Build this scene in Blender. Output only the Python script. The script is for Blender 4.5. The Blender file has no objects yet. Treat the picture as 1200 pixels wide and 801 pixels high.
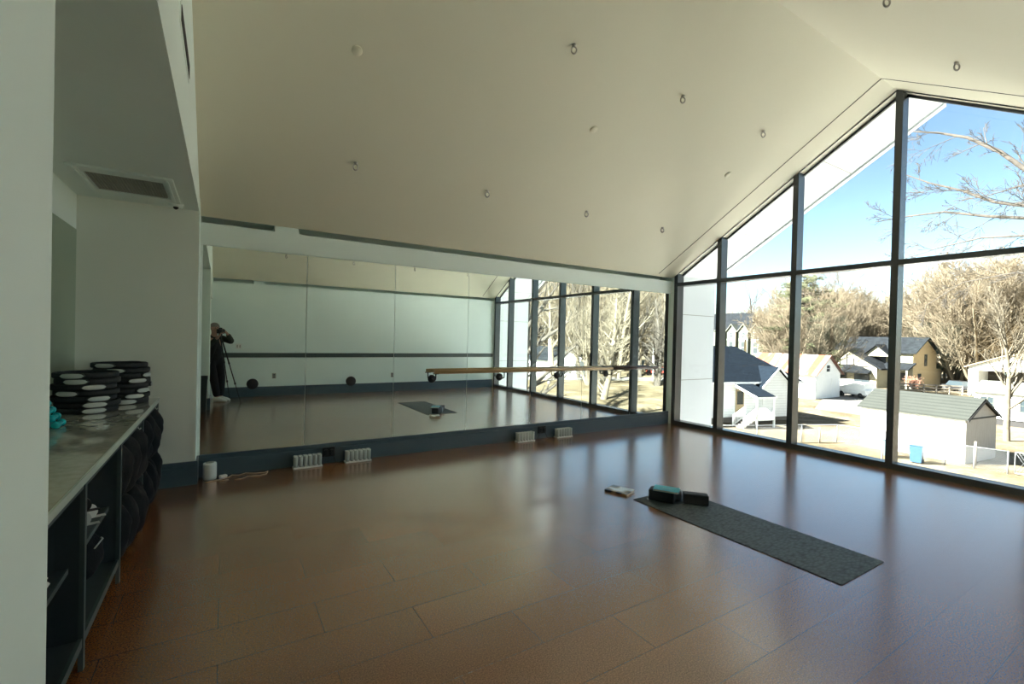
import bpy, math, random
from mathutils import Vector, Matrix
PI = math.pi
C = bpy.context.scene.collection

# ------------------------------------------------------------------ materials
def nodes(name):
    m = bpy.data.materials.new(name); m.use_nodes = True
    nt = m.node_tree; b = nt.nodes['Principled BSDF']
    return m, nt, b
def N(nt, kind, **kw):
    n = nt.nodes.new(kind)
    for k, v in kw.items():
        if k in n.inputs: n.inputs[k].default_value = v
        else: setattr(n, k, v)
    return n
def col4(c): return (c[0], c[1], c[2], 1)
def pm(name, c, rough=.6, metal=0, var=.06, scale=8, bump=0, bscale=80, spec=.5, coat=0, stretch=None):
    """plain procedural material: noise-varied colour and optional bump"""
    m, nt, b = nodes(name)
    tc = N(nt, 'ShaderNodeTexCoord')
    src = tc.outputs['Object']
    if stretch:
        mp = N(nt, 'ShaderNodeMapping'); mp.inputs['Scale'].default_value = stretch
        nt.links.new(src, mp.inputs['Vector']); src = mp.outputs[0]
    nz = N(nt, 'ShaderNodeTexNoise', Scale=scale, Detail=4.0)
    nt.links.new(src, nz.inputs['Vector'])
    r = N(nt, 'ShaderNodeValToRGB')
    r.color_ramp.elements[0].position = .3; r.color_ramp.elements[1].position = .7
    r.color_ramp.elements[0].color = col4([max(0, x*(1-var)) for x in c])
    r.color_ramp.elements[1].color = col4([min(1, x*(1+var)) for x in c])
    nt.links.new(nz.outputs[0], r.inputs[0]); nt.links.new(r.outputs[0], b.inputs['Base Color'])
    b.inputs['Roughness'].default_value = rough; b.inputs['Metallic'].default_value = metal
    b.inputs['Specular IOR Level'].default_value = spec
    b.inputs['Coat Weight'].default_value = coat
    if bump:
        n2 = N(nt, 'ShaderNodeTexNoise', Scale=bscale, Detail=3.0); nt.links.new(src, n2.inputs['Vector'])
        bp = N(nt, 'ShaderNodeBump', Strength=bump, Distance=.01)
        nt.links.new(n2.outputs[0], bp.inputs['Height']); nt.links.new(bp.outputs[0], b.inputs['Normal'])
    return m

M = {}
M['ceil'] = pm('ceiling_paint', (.71, .675, .54), .9, var=.01, scale=2, bump=.03, bscale=200)
M['wall'] = pm('wall_paint', (.81, .90, .87), .75, var=.01, scale=2, bump=.03, bscale=220)
M['wallw'] = pm('white_wall_paint', (.82, .92, .90), .75, var=.01, scale=2)
M['grey'] = pm('grey_wall_paint', (.80, .83, .77), .75, var=.01, scale=2, bump=.03, bscale=220)
M['base'] = pm('slate_blue_paint', (.075, .115, .145), .38, var=.04, scale=6)
M['rail'] = pm('dark_rail_paint', (.07, .095, .09), .5, var=.04)
M['frame'] = pm('dark_bronze_aluminium', (.05, .057, .062), .26, var=.05, scale=5, spec=.6)
M['gap'] = pm('shadow_gap_black', (.01, .01, .01), .8)
M['black'] = pm('black_powder_coat', (.012, .012, .013), .45, var=.1)
M['blackcloth'] = pm('black_cloth', (.005, .006, .008), .95, var=.3, scale=20, bump=.4, bscale=60)
M['blackfoam'] = pm('black_foam', (.014, .015, .017), .7, var=.2, scale=60, bump=.2, bscale=300)
M['blockfoam'] = pm('charcoal_foam', (.034, .038, .044), .6, var=.1, scale=60)
M['oak'] = pm('oak_wood', (.60, .40, .20), .4, var=.14, scale=6, stretch=(1, 25, 25))
M['walnut'] = pm('dark_walnut_wood', (.085, .042, .028), .4, var=.2, scale=6, stretch=(1, 25, 25))
M['shelf'] = pm('dark_blue_grey_laminate', (.04, .055, .066), .5, var=.04)
M['post'] = pm('pale_blue_grey_edge', (.06, .085, .09), .45, var=.04)
M['edge'] = pm('counter_edge', (.50, .56, .50), .35, var=.03)
M['grip'] = pm('pale_grey_pad', (.50, .53, .52), .55, var=.03)
M['turq'] = pm('turquoise_vinyl', (.0, .42, .48), .35, var=.05)
M['white'] = pm('white_plastic', (.80, .82, .80), .35, var=.02)
M['frost'] = pm('frosted_cup', (.62, .66, .64), .3, var=.03)
M['lilac'] = pm('pale_lilac_plastic', (.45, .40, .62), .4)
M['cream'] = pm('cream_cord', (.60, .46, .33), .6)
M['teal'] = pm('teal_cover', (.0, .30, .38), .35, var=.05)
M['page'] = pm('paper', (.72, .68, .56), .8, var=.05, scale=50)
M['greyblock'] = pm('blue_grey_foam', (.26, .29, .34), .7, var=.06, scale=60)
M['steel'] = pm('brushed_steel', (.42, .40, .36), .3, metal=.9)
M['vent'] = pm('vent_enamel', (.34, .345, .30), .5)
M['bin'] = pm('dark_bin_plastic', (.05, .07, .08), .5)
M['liner'] = pm('pale_bin_liner', (.5, .62, .68), .4)
M['skin'] = pm('skin', (.45, .25, .18), .55, var=.06)
M['jacket'] = pm('dark_jacket', (.02, .02, .019), .85, var=.2, scale=20)
M['sleeve'] = pm('olive_sleeve', (.028, .033, .02), .85, var=.2, scale=20)
M['trouser'] = pm('black_trousers', (.014, .013, .015), .85, var=.2)
M['hair'] = pm('grey_hair', (.22, .19, .16), .8, var=.2, scale=60)
M['shoe'] = pm('white_trainer', (.72, .74, .73), .6, var=.04)
# outdoors
M['bark'] = pm('pale_bark', (.115, .095, .064), .9, var=.25, scale=3)
M['barkn'] = pm('near_bark', (.045, .037, .028), .9, var=.35, scale=4)
M['barkd'] = pm('grey_brown_bark', (.05, .041, .031), .9, var=.3, scale=3)
M['twig'] = pm('tan_twigs', (.135, .106, .066), .9, var=.25, scale=1)
M['needle'] = pm('pine_needles', (.062, .066, .026), .8, var=.35, scale=2)
M['shrub'] = pm('olive_leaves', (.16, .17, .05), .8, var=.3, scale=2)
M['redshrub'] = pm('russet_twigs', (.18, .085, .05), .9, var=.3, scale=2)
M['siding_p'] = pm('white_panel', (.78, .80, .80), .5, var=.02, scale=2)
M['roofslate'] = pm('slate_blue_shingle', (.005, .0085, .013), .95, spec=.08, var=.35, scale=5, bump=.4, bscale=30)
M['roofdark'] = pm('charcoal_shingle', (.012, .014, .016), .95, spec=.08, var=.4, scale=2, bump=.4, bscale=20)
M['tan'] = pm('tan_stucco', (.34, .26, .145), .85, var=.08, scale=3)
M['creamwall'] = pm('cream_stucco', (.36, .33, .23), .85, var=.05, scale=3)
M['darktrim'] = pm('dark_trim', (.014, .012, .011), .7)
M['glassd'] = pm('dark_window_glass', (.03, .04, .045), .1)
M['bluebin'] = pm('blue_bin_plastic', (.02, .058, .105), .5, var=.08)
M['greybin'] = pm('grey_bin_plastic', (.06, .085, .09), .5)
M['galv'] = pm('galvanised_steel', (.3, .31, .31), .5, metal=.4, var=.1)
M['palepost'] = pm('pale_wood_post', (.20, .17, .13), .8, var=.15, scale=12)
M['conc'] = pm('concrete', (.12, .11, .095), .9, var=.12, scale=2)
M['bounce'] = pm('pale_bounce_concrete', (.78, .765, .71), .9, var=.05, scale=2)  # kept very pale so the added apron reflects daylight indoors
M['garagew'] = pm('white_garage_board', (.80, .80, .76), .7, var=.04, scale=3)
M['shedend_shade'] = pm('shaded_white_board', (.42, .385, .34), .8, var=.12, scale=3, stretch=(8, 8, .6))  # white garage boards with the gable end's shade put into the colour
M['brick'] = pm('red_brick', (.16, .07, .04), .9, var=.3, scale=6)
M['grnwall'] = pm('grey_green_siding', (.07, .08, .06), .8, var=.08)
M['roofpale'] = pm('pale_green_grey_roof', (.10, .105, .085), .9, var=.1)
M['carred'] = pm('red_car_paint', (.45, .05, .03), .3)
M['tyre'] = pm('tyre', (.02, .02, .02), .8)

def floor_mat():
    m, nt, b = nodes('cork_tiles')
    tc = N(nt, 'ShaderNodeTexCoord')
    br = N(nt, 'ShaderNodeTexBrick', Scale=1.0)
    br.inputs['Brick Width'].default_value = .91; br.inputs['Row Height'].default_value = .305
    br.inputs['Mortar Size'].default_value = .0022; br.inputs['Mortar Smooth'].default_value = .2
    br.inputs['Color1'].default_value = (.235, .088, .026, 1); br.inputs['Color2'].default_value = (.27, .105, .034, 1)
    br.inputs['Mortar'].default_value = (.15, .058, .018, 1)
    nt.links.new(tc.outputs['Object'], br.inputs['Vector'])
    n1 = N(nt, 'ShaderNodeTexNoise', Scale=150.0, Detail=4.0); nt.links.new(tc.outputs['Object'], n1.inputs['Vector'])
    r1 = N(nt, 'ShaderNodeValToRGB'); r1.color_ramp.elements[0].position = .35; r1.color_ramp.elements[1].position = .68
    r1.color_ramp.elements[0].color = (.6, .58, .56, 1); r1.color_ramp.elements[1].color = (1.42, 1.38, 1.34, 1)
    nt.links.new(n1.outputs[0], r1.inputs[0])
    mx = N(nt, 'ShaderNodeMix', data_type='RGBA', blend_type='MULTIPLY'); mx.inputs[0].default_value = 1
    nt.links.new(br.outputs['Color'], mx.inputs[6]); nt.links.new(r1.outputs[0], mx.inputs[7])
    nt.links.new(mx.outputs[2], b.inputs['Base Color'])
    n2 = N(nt, 'ShaderNodeTexNoise', Scale=3.0, Detail=3.0); nt.links.new(tc.outputs['Object'], n2.inputs['Vector'])
    mr = N(nt, 'ShaderNodeMapRange'); mr.inputs[3].default_value = .235; mr.inputs[4].default_value = .265
    nt.links.new(n2.outputs[0], mr.inputs[0]); nt.links.new(mr.outputs[0], b.inputs['Roughness'])
    b.inputs['Specular IOR Level'].default_value = .9; b.inputs['Coat Weight'].default_value = .9; b.inputs['Coat IOR'].default_value = 1.6; b.inputs['Coat Roughness'].default_value = .19
    bp = N(nt, 'ShaderNodeBump', Strength=.02, Distance=.001)
    nt.links.new(n1.outputs[0], bp.inputs['Height'])
    bp2 = N(nt, 'ShaderNodeBump', Strength=.1, Distance=.0015, invert=True)
    nt.links.new(br.outputs['Fac'], bp2.inputs['Height']); nt.links.new(bp.outputs[0], bp2.inputs['Normal'])
    nt.links.new(bp2.outputs[0], b.inputs['Normal'])
    return m
M['floor'] = floor_mat()

def mirror_mat(name, c):
    m, nt, b = nodes(name)
    b.inputs['Metallic'].default_value = 1; b.inputs['Roughness'].default_value = 0
    nz = N(nt, 'ShaderNodeTexNoise', Scale=1.0); r = N(nt, 'ShaderNodeValToRGB')
    r.color_ramp.elements[0].color = col4(c); r.color_ramp.elements[1].color = col4([x*1.01 for x in c])
    nt.links.new(nz.outputs[0], r.inputs[0]); nt.links.new(r.outputs[0], b.inputs['Base Color'])
    return m
M['mirror'] = mirror_mat('silvered_mirror', (.87, .95, .92))
M['mirrord'] = mirror_mat('green_tinted_mirror', (.50, .60, .52))

def glass_mat():
    m, nt, b = nodes('window_glass'); nt.nodes.remove(b)
    out = nt.nodes['Material Output']
    tr = N(nt, 'ShaderNodeBsdfTransparent', Color=(.93, .96, .955, 1))
    gl = N(nt, 'ShaderNodeBsdfGlossy', Roughness=0.0, Color=(.9, .95, 1, 1))
    fr = N(nt, 'ShaderNodeFresnel', IOR=1.45); mx = N(nt, 'ShaderNodeMixShader')
    ge = N(nt, 'ShaderNodeNewGeometry'); iv = N(nt, 'ShaderNodeMath', operation='SUBTRACT'); iv.inputs[0].default_value = 1; nt.links.new(ge.outputs['Backfacing'], iv.inputs[1])
    fx = N(nt, 'ShaderNodeMath', operation='MULTIPLY'); nt.links.new(fr.outputs[0], fx.inputs[0]); nt.links.new(iv.outputs[0], fx.inputs[1])
    nt.links.new(fx.outputs[0], mx.inputs[0]); nt.links.new(tr.outputs[0], mx.inputs[1]); nt.links.new(gl.outputs[0], mx.inputs[2])
    nt.links.new(mx.outputs[0], out.inputs[0])
    return m
M['glass'] = glass_mat()

def banded(name, c1, c2, axis, per, width=.12, rough=.6, noise=0):
    """siding / shingle courses / seams: thin darker bands along one object axis"""
    m, nt, b = nodes(name)
    tc = N(nt, 'ShaderNodeTexCoord'); sp = N(nt, 'ShaderNodeSeparateXYZ'); nt.links.new(tc.outputs['Object'], sp.inputs[0])
    mu = N(nt, 'ShaderNodeMath', operation='MULTIPLY'); mu.inputs[1].default_value = 1/per
    nt.links.new(sp.outputs[axis], mu.inputs[0])
    fr = N(nt, 'ShaderNodeMath', operation='FRACT'); nt.links.new(mu.outputs[0], fr.inputs[0])
    r = N(nt, 'ShaderNodeValToRGB'); e = r.color_ramp.elements
    e[0].position = 0; e[0].color = col4(c2); e[1].position = width; e[1].color = col4(c1)
    nt.links.new(fr.outputs[0], r.inputs[0])
    nz = N(nt, 'ShaderNodeTexNoise', Scale=1.3, Detail=5.0); nt.links.new(tc.outputs['Object'], nz.inputs['Vector'])
    mr = N(nt, 'ShaderNodeMapRange'); mr.inputs[3].default_value = .88; mr.inputs[4].default_value = 1.1
    nt.links.new(nz.outputs[0], mr.inputs[0])
    mx = N(nt, 'ShaderNodeMix', data_type='RGBA', blend_type='MULTIPLY'); mx.inputs[0].default_value = 1
    nt.links.new(r.outputs[0], mx.inputs[6]); nt.links.new(mr.outputs[0], mx.inputs[7])
    nt.links.new(mx.outputs[2], b.inputs['Base Color']); b.inputs['Roughness'].default_value = rough; b.inputs['Specular IOR Level'].default_value = .1
    return m
M['siding'] = banded('white_lap_siding', (.76, .77, .74), (.42, .43, .42), 2, .22)
M['greysh'] = banded('grey_green_shingles', (.034, .036, .031), (.022, .024, .021), 2, .16, .5, .9)

def rust_mat():
    m, nt, b = nodes('rusty_metal_roof')
    tc = N(nt, 'ShaderNodeTexCoord'); mp = N(nt, 'ShaderNodeMapping'); mp.inputs['Scale'].default_value = (.10, 1.5, .10)
    nt.links.new(tc.outputs['Object'], mp.inputs[0])
    nz = N(nt, 'ShaderNodeTexNoise', Scale=1.0, Detail=5.0); nt.links.new(mp.outputs[0], nz.inputs['Vector'])
    r = N(nt, 'ShaderNodeValToRGB'); e = r.color_ramp.elements
    e[0].position = .46; e[0].color = (.17, .155, .14, 1); e[1].position = .56; e[1].color = (.12, .035, .015, 1)
    nt.links.new(nz.outputs[0], r.inputs[0]); nt.links.new(r.outputs[0], b.inputs['Base Color'])
    b.inputs['Roughness'].default_value = .6
    return m
M['rust'] = rust_mat()

def ground_mat():
    m, nt, b = nodes('dry_winter_lawn')
    tc = N(nt, 'ShaderNodeTexCoord')
    n1 = N(nt, 'ShaderNodeTexNoise', Scale=.35, Detail=8.0, Roughness=.7); nt.links.new(tc.outputs['Object'], n1.inputs['Vector'])
    r = N(nt, 'ShaderNodeValToRGB'); e = r.color_ramp.elements
    e[0].position = .35; e[0].color = (.062, .046, .027, 1); e[1].position = .62; e[1].color = (.15, .117, .077, 1)
    k = e.new(.5); k.color = (.098, .079, .046, 1)
    nt.links.new(n1.outputs[0], r.inputs[0])
    n2 = N(nt, 'ShaderNodeTexNoise', Scale=4.0, Detail=6.0, Roughness=.75); nt.links.new(tc.outputs['Object'], n2.inputs['Vector'])
    mr = N(nt, 'ShaderNodeMapRange'); mr.inputs[1].default_value = .3; mr.inputs[2].default_value = .7; mr.inputs[3].default_value = .55; mr.inputs[4].default_value = 1.35
    nt.links.new(n2.outputs[0], mr.inputs[0])
    mx = N(nt, 'ShaderNodeMix', data_type='RGBA', blend_type='MULTIPLY'); mx.inputs[0].default_value = 1
    nt.links.new(r.outputs[0], mx.inputs[6]); nt.links.new(mr.outputs[0], mx.inputs[7])
    nt.links.new(mx.outputs[2], b.inputs['Base Color']); b.inputs['Roughness'].default_value = 1
    b.inputs['Specular IOR Level'].default_value = .1
    return m
M['ground'] = ground_mat()

def mat_mat():
    m, nt, b = nodes('ribbed_charcoal_vinyl')
    tc = N(nt, 'ShaderNodeTexCoord')
    v = N(nt, 'ShaderNodeTexVoronoi', Scale=52.0); mp = N(nt, 'ShaderNodeMapping'); mp.inputs['Scale'].default_value = (.45, 1, 1)
    nt.links.new(tc.outputs['Object'], mp.inputs[0]); nt.links.new(mp.outputs[0], v.inputs['Vector'])
    r = N(nt, 'ShaderNodeValToRGB'); r.color_ramp.elements[0].color = (.10, .13, .14, 1); r.color_ramp.elements[1].color = (.022, .03, .034, 1)
    nt.links.new(v.outputs['Distance'], r.inputs[0]); nt.links.new(r.outputs[0], b.inputs['Base Color'])
    bp = N(nt, 'ShaderNodeBump', Strength=.6, Distance=.003, invert=True); nt.links.new(v.outputs['Distance'], bp.inputs['Height'])
    nt.links.new(bp.outputs[0], b.inputs['Normal']); b.inputs['Roughness'].default_value = .62
    return m
M['mat'] = mat_mat()

def stone_mat():
    m, nt, b = nodes('polished_counter_stone')
    tc = N(nt, 'ShaderNodeTexCoord')
    v = N(nt, 'ShaderNodeTexNoise', Scale=22.0, Detail=6.0); nt.links.new(tc.outputs['Object'], v.inputs['Vector'])
    r = N(nt, 'ShaderNodeValToRGB'); e = r.color_ramp.elements
    e[0].position = .3; e[0].color = (.44, .425, .355, 1); e[1].position = .62; e[1].color = (.56, .54, .46, 1)
    nt.links.new(v.outputs[0], r.inputs[0]); nt.links.new(r.outputs[0], b.inputs['Base Color'])
    b.inputs['Roughness'].default_value = .07; b.inputs['Coat Weight'].default_value = .6; b.inputs['Coat Roughness'].default_value = .03
    return m
M['stone'] = stone_mat()

def cover_mat():
    m, nt, b = nodes('photo_book_cover')
    tc = N(nt, 'ShaderNodeTexCoord'); v = N(nt, 'ShaderNodeTexVoronoi', Scale=9.0, feature='SMOOTH_F1')
    nt.links.new(tc.outputs['Object'], v.inputs['Vector'])
    r = N(nt, 'ShaderNodeValToRGB'); e = r.color_ramp.elements
    e[0].position = .28; e[0].color = (.02, .02, .018, 1); e[1].position = .52; e[1].color = (.72, .75, .76, 1)
    k = e.new(.40); k.color = (.32, .22, .10, 1)
    nt.links.new(v.outputs['Distance'], r.inputs[0]); nt.links.new(r.outputs[0], b.inputs['Base Color'])
    b.inputs['Roughness'].default_value = .3
    return m
M['cover'] = cover_mat()

# ------------------------------------------------------------------ mesh helpers
class MB:
    def __init__(s): s.v = []; s.f = []; s.mi = []; s.sm = []
    def add(s, vs, fs, mat=0, smooth=False):
        o = len(s.v); s.v += [tuple(v) for v in vs]
        for f in fs: s.f.append(tuple(i+o for i in f)); s.mi.append(mat); s.sm.append(smooth)
        return s
    def box(s, x0, x1, y0, y1, z0, z1, mat=0, bev=0):
        if bev <= 0:
            vs = [(x, y, z) for x in (x0, x1) for y in (y0, y1) for z in (z0, z1)]
            return s.add(vs, [(0, 1, 3, 2), (4, 6, 7, 5), (0, 4, 5, 1), (2, 3, 7, 6), (0, 2, 6, 4), (1, 5, 7, 3)], mat)
        # chamfered box
        b = min(bev, (x1-x0)*.49, (y1-y0)*.49, (z1-z0)*.49)
        cx, cy, cz = (x0+x1)/2, (y0+y1)/2, (z0+z1)/2; hx, hy, hz = (x1-x0)/2, (y1-y0)/2, (z1-z0)/2
        idx = {}; vs = []
        for sx in (-1, 1):
            for sy in (-1, 1):
                for sz in (-1, 1):
                    for a in range(3):
                        p = [cx+sx*(hx-b*(a != 0)), cy+sy*(hy-b*(a != 1)), cz+sz*(hz-b*(a != 2))]
                        idx[(sx, sy, sz, a)] = len(vs); vs.append(p)
        I = lambda sx, sy, sz, a: idx[(sx, sy, sz, a)]
        fs = []
        for q in (-1, 1):
            fs.append([I(q, a, c, 0) for a, c in ((-1, -1), (1, -1), (1, 1), (-1, 1))][::q])
            fs.append([I(a, q, c, 1) for a, c in ((-1, -1), (1, -1), (1, 1), (-1, 1))][::-q])
            fs.append([I(a, c, q, 2) for a, c in ((-1, -1), (1, -1), (1, 1), (-1, 1))][::q])
        for p in (-1, 1):
            for q in (-1, 1):
                k = p*q
                fs.append([I(p, q, -1, 0), I(p, q, -1, 1), I(p, q, 1, 1), I(p, q, 1, 0)][::k])
                fs.append([I(p, -1, q, 0), I(p, 1, q, 0), I(p, 1, q, 2), I(p, -1, q, 2)][::k])
                fs.append([I(-1, p, q, 1), I(-1, p, q, 2), I(1, p, q, 2), I(1, p, q, 1)][::k])
                for r in (-1, 1):
                    fs.append([I(p, q, r, 0), I(p, q, r, 1), I(p, q, r, 2)][::p*q*r])
        return s.add(vs, fs, mat)
    def tube(s, pts, rads, n=8, mat=0, cap=True, smooth=True):
        pts = [Vector(p) for p in pts]
        if not hasattr(rads, '__len__'): rads = [rads]*len(pts)
        o = len(s.v); prev = None
        for i, p in enumerate(pts):
            d = (pts[min(i+1, len(pts)-1)]-pts[max(i-1, 0)])
            if d.length < 1e-9: d = Vector((0, 0, 1))
            d.normalize()
            if prev is None:
                a = Vector((0, 0, 1)) if abs(d.z) < .9 else Vector((1, 0, 0))
                u = d.cross(a).normalized()
            else:
                u = (prev-d*prev.dot(d))
                u = u.normalized() if u.length > 1e-6 else d.orthogonal().normalized()
            prev = u; w = d.cross(u)
            for k in range(n):
                t = 2*PI*k/n; q = p+(u*math.cos(t)+w*math.sin(t))*rads[i]
                s.v.append((q.x, q.y, q.z))
        for i in range(len(pts)-1):
            for k in range(n):
                a = o+i*n+k; b = o+i*n+(k+1) % n
                s.f.append((a, b, b+n, a+n)); s.mi.append(mat); s.sm.append(smooth)
        if cap:
            s.f.append(tuple(o+k for k in range(n))[::-1]); s.mi.append(mat); s.sm.append(False)
            e = o+(len(pts)-1)*n
            s.f.append(tuple(e+k for k in range(n))); s.mi.append(mat); s.sm.append(False)
        return s
    def lathe(s, prof, n=24, c=(0, 0, 0), mat=0, smooth=True, axis='z'):
        o = len(s.v)
        for r, z in prof:
            for k in range(n):
                t = 2*PI*k/n; p = (r*math.cos(t), r*math.sin(t), z)
                if axis == 'y': p = (p[0], p[2], p[1])
                if axis == 'x': p = (p[2], p[0], p[1])
                s.v.append((c[0]+p[0], c[1]+p[1], c[2]+p[2]))
        for i in range(len(prof)-1):
            for k in range(n):
                a = o+i*n+k; b = o+i*n+(k+1) % n
                f = (a, b, b+n, a+n)
                s.f.append(f if axis != 'y' else f[::-1]); s.mi.append(mat); s.sm.append(smooth)
        for e, i in ((0, 0), (1, len(prof)-1)):
            if prof[i][0] > 1e-5:
                f = tuple(o+i*n+k for k in range(n)); f = f if e else f[::-1]
                s.f.append(f if axis != 'y' else f[::-1]); s.mi.append(mat); s.sm.append(False)
        return s
    def torus(s, c, R, r, nu=24, nv=8, mat=0, rot=None, sx=1, sy=1):
        vs = []; fs = []; c = Vector(c)
        for i in range(nu):
            a = 2*PI*i/nu
            for j in range(nv):
                b = 2*PI*j/nv
                p = Vector(((R+r*math.cos(b))*math.cos(a)*sx, (R+r*math.cos(b))*math.sin(a)*sy, r*math.sin(b)))
                if rot is not None: p = rot @ p
                vs.append(p+c)
        for i in range(nu):
            for j in range(nv):
                fs.append((i*nv+j, ((i+1) % nu)*nv+j, ((i+1) % nu)*nv+(j+1) % nv, i*nv+(j+1) % nv))
        return s.add(vs, fs, mat, True)
    def prism(s, poly, d, mat=0):
        """extrude polygon (3D points) along vector d"""
        n = len(poly); d = Vector(d)
        vs = [Vector(p) for p in poly]; vs += [p+d for p in vs]
        fs = [tuple(range(n))[::-1], tuple(range(n, 2*n))]
        fs += [(i, (i+1) % n, (i+1) % n+n, i+n) for i in range(n)]
        return s.add(vs, fs, mat)
    def ball(s, c, r, n=12, m=8, mat=0, sc=(1, 1, 1)):
        prof = []
        vs = []; fs = []
        for i in range(m+1):
            a = PI*i/m
            for k in range(n):
                t = 2*PI*k/n
                vs.append((c[0]+r*sc[0]*math.sin(a)*math.cos(t), c[1]+r*sc[1]*math.sin(a)*math.sin(t), c[2]+r*sc[2]*math.cos(a)))
        for i in range(m):
            for k in range(n):
                a = i*n+k; b = i*n+(k+1) % n
                fs.append((a, a+n, b+n, b))
        return s.add(vs, fs, mat, True)
    def build(s, name, mats, parent=None, loc=None, rotz=0, fix=True):
        me = bpy.data.meshes.new(name); me.from_pydata(s.v, [], s.f)
        if not isinstance(mats, (list, tuple)): mats = [mats]
        for m in mats: me.materials.append(m)
        me.polygons.foreach_set('material_index', s.mi); me.polygons.foreach_set('use_smooth', s.sm)
        me.update()
        if fix and len(s.f) < 20000:
            import bmesh
            bm = bmesh.new(); bm.from_mesh(me)
            bmesh.ops.remove_doubles(bm, verts=bm.verts, dist=1e-6)
            bmesh.ops.recalc_face_normals(bm, faces=bm.faces); bm.to_mesh(me); bm.free()
        o = bpy.data.objects.new(name, me); C.objects.link(o)
        if parent: o.parent = parent
        if loc: o.location = loc
        o.rotation_euler.z = rotz
        return o

def tag(o, label=None, cat=None, group=None, kind=None):
    if label: o['label'] = label
    if cat: o['category'] = cat
    if group: o['group'] = group
    if kind: o['kind'] = kind
    return o
def empty(name, loc=(0, 0, 0), rz=0, label=None, cat=None, group=None, kind=None):
    o = bpy.data.objects.new(name, None); C.objects.link(o); o.location = loc; o.rotation_euler.z = rz
    o.empty_display_size = .1
    return tag(o, label, cat, group, kind)
KIDS = {}
def copy_tree(o, parent=None):
    c = o.copy(); C.objects.link(c); c.parent = parent
    for ch in list(o.children): copy_tree(ch, c)
    return c
def struct(name, mb, mats, parent=None):
    o = mb.build(name, mats, parent)
    if not parent: o['kind'] = 'structure'
    return o
def bx(*a, **k): return MB().box(*a, **k)

# ------------------------------------------------------------------ room dimensions (metres; the camera stands at x=0, y=0, eye 1.5)
D, B, W, XL = 5.68, -.87, 6.95, -.215          # mirror wall, opposite wall, window wall, left wall plane
ZM0, ZM1, ZF, ZB, RIDGE, YR, SL = .228, 2.367, 2.596, 2.655, 4.64, 2.39, .607
GZ = -5.1                                       # ground level outside
def zc(y): return RIDGE-SL*abs(y-YR)

struct('floor', bx(-1.5, 7.12, B-.3, D+.3, -.3, 0), M['floor'])
# ceiling: two sloping slabs meeting at the ridge, closed over the coves
mb = MB(); th = .35; ya, yb = B+.02, D-.02
poly = [(-.4, ya, zc(ya)), (-.4, YR, RIDGE), (-.4, yb, zc(yb)), (-.4, yb, zc(yb)+th), (-.4, YR, RIDGE+th), (-.4, ya, zc(ya)+th)]
mb.prism(poly, (7.5, 0, 0)); mb.box(-.4, 7.1, D-.021, D+.4, 2.95, 3.05); mb.box(-.4, 7.1, B-.4, B+.021, 2.95, 3.05); struct('ceiling', mb, M['ceil'])
# shadow gap line in the ceiling parallel to the window wall
mb = MB()
for y0, y1 in ((B+.08, YR), (YR, D-.08)):
    mb.prism([(6.50, y0, zc(y0)-.003), (6.514, y0, zc(y0)-.003), (6.514, y0, zc(y0)+.02), (6.50, y0, zc(y0)+.02)], (0, y1-y0, zc(y1)-zc(y0)))
struct('trim_1', mb, M['gap'])
# mirror wall and its fascia
mb = MB()
mb.box(XL, 7.12, D+.012, D+.35, 0, ZM1)                       # wall behind the mirrors
mb.box(XL, 7.12, D+.28, D+.35, ZM1, 3.05)
struct('wall_mirror', mb, M['wallw'])
mb = MB(); mb.box(XL, W+.01, D-.006, D+.2, ZM1+.004, ZF); mb.box(.46, .70, D-.006, D+.2, ZF, zc(D)+.02)
struct('wall_fascia', mb, M['wall'])
# opposite wall (seen in the mirrors)
mb = MB(); mb.box(-1.5, 7.12, B-.2, B, 0, 2.6); mb.box(-1.5, 7.12, B-.35, B-.28, 2.4, 3.05); mb.box(.58, .78, B-.2, B, 2.6, zc(B)+.02)
mb.box(-1.5, 7.12, B-.35, B-.2, 2.3, 2.45)
struct('wall_opposite', mb, M['wallw'])
struct('trim_2', bx(XL-.02, W-.02, B-.001, B+.012, .905, 1.01), M['rail'])
def baseboard(name, pts_fn):
    o = pts_fn(); o['kind'] = 'structure'; return o
def base_profile(mb, a, b, nrm, h=.228):
    """skirting board from a to b; nrm points into the room"""
    a = Vector(a); n = Vector(nrm); up = Vector((0, 0, 1)); d = Vector(b)-a
    pr = [(0, 0), (.022, 0), (.022, h-.055), (.017, h-.05), (.017, h-.045), (.022, h-.04), (.022, h-.006), (.018, h), (0, h)]
    mb.prism([a+n*p+up*q for p, q in pr], d)
mb = MB(); base_profile(mb, (XL+.002, D+.01, 0), (W-.02, D+.01, 0), (0, -1.2, 0)); struct('baseboard_mirror', mb, M['base'])
mb = MB(); base_profile(mb, (XL+.1, B, 0), (W-.02, B, 0), (0, 1, 0)); struct('baseboard_opposite', mb, M['base'])
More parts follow.
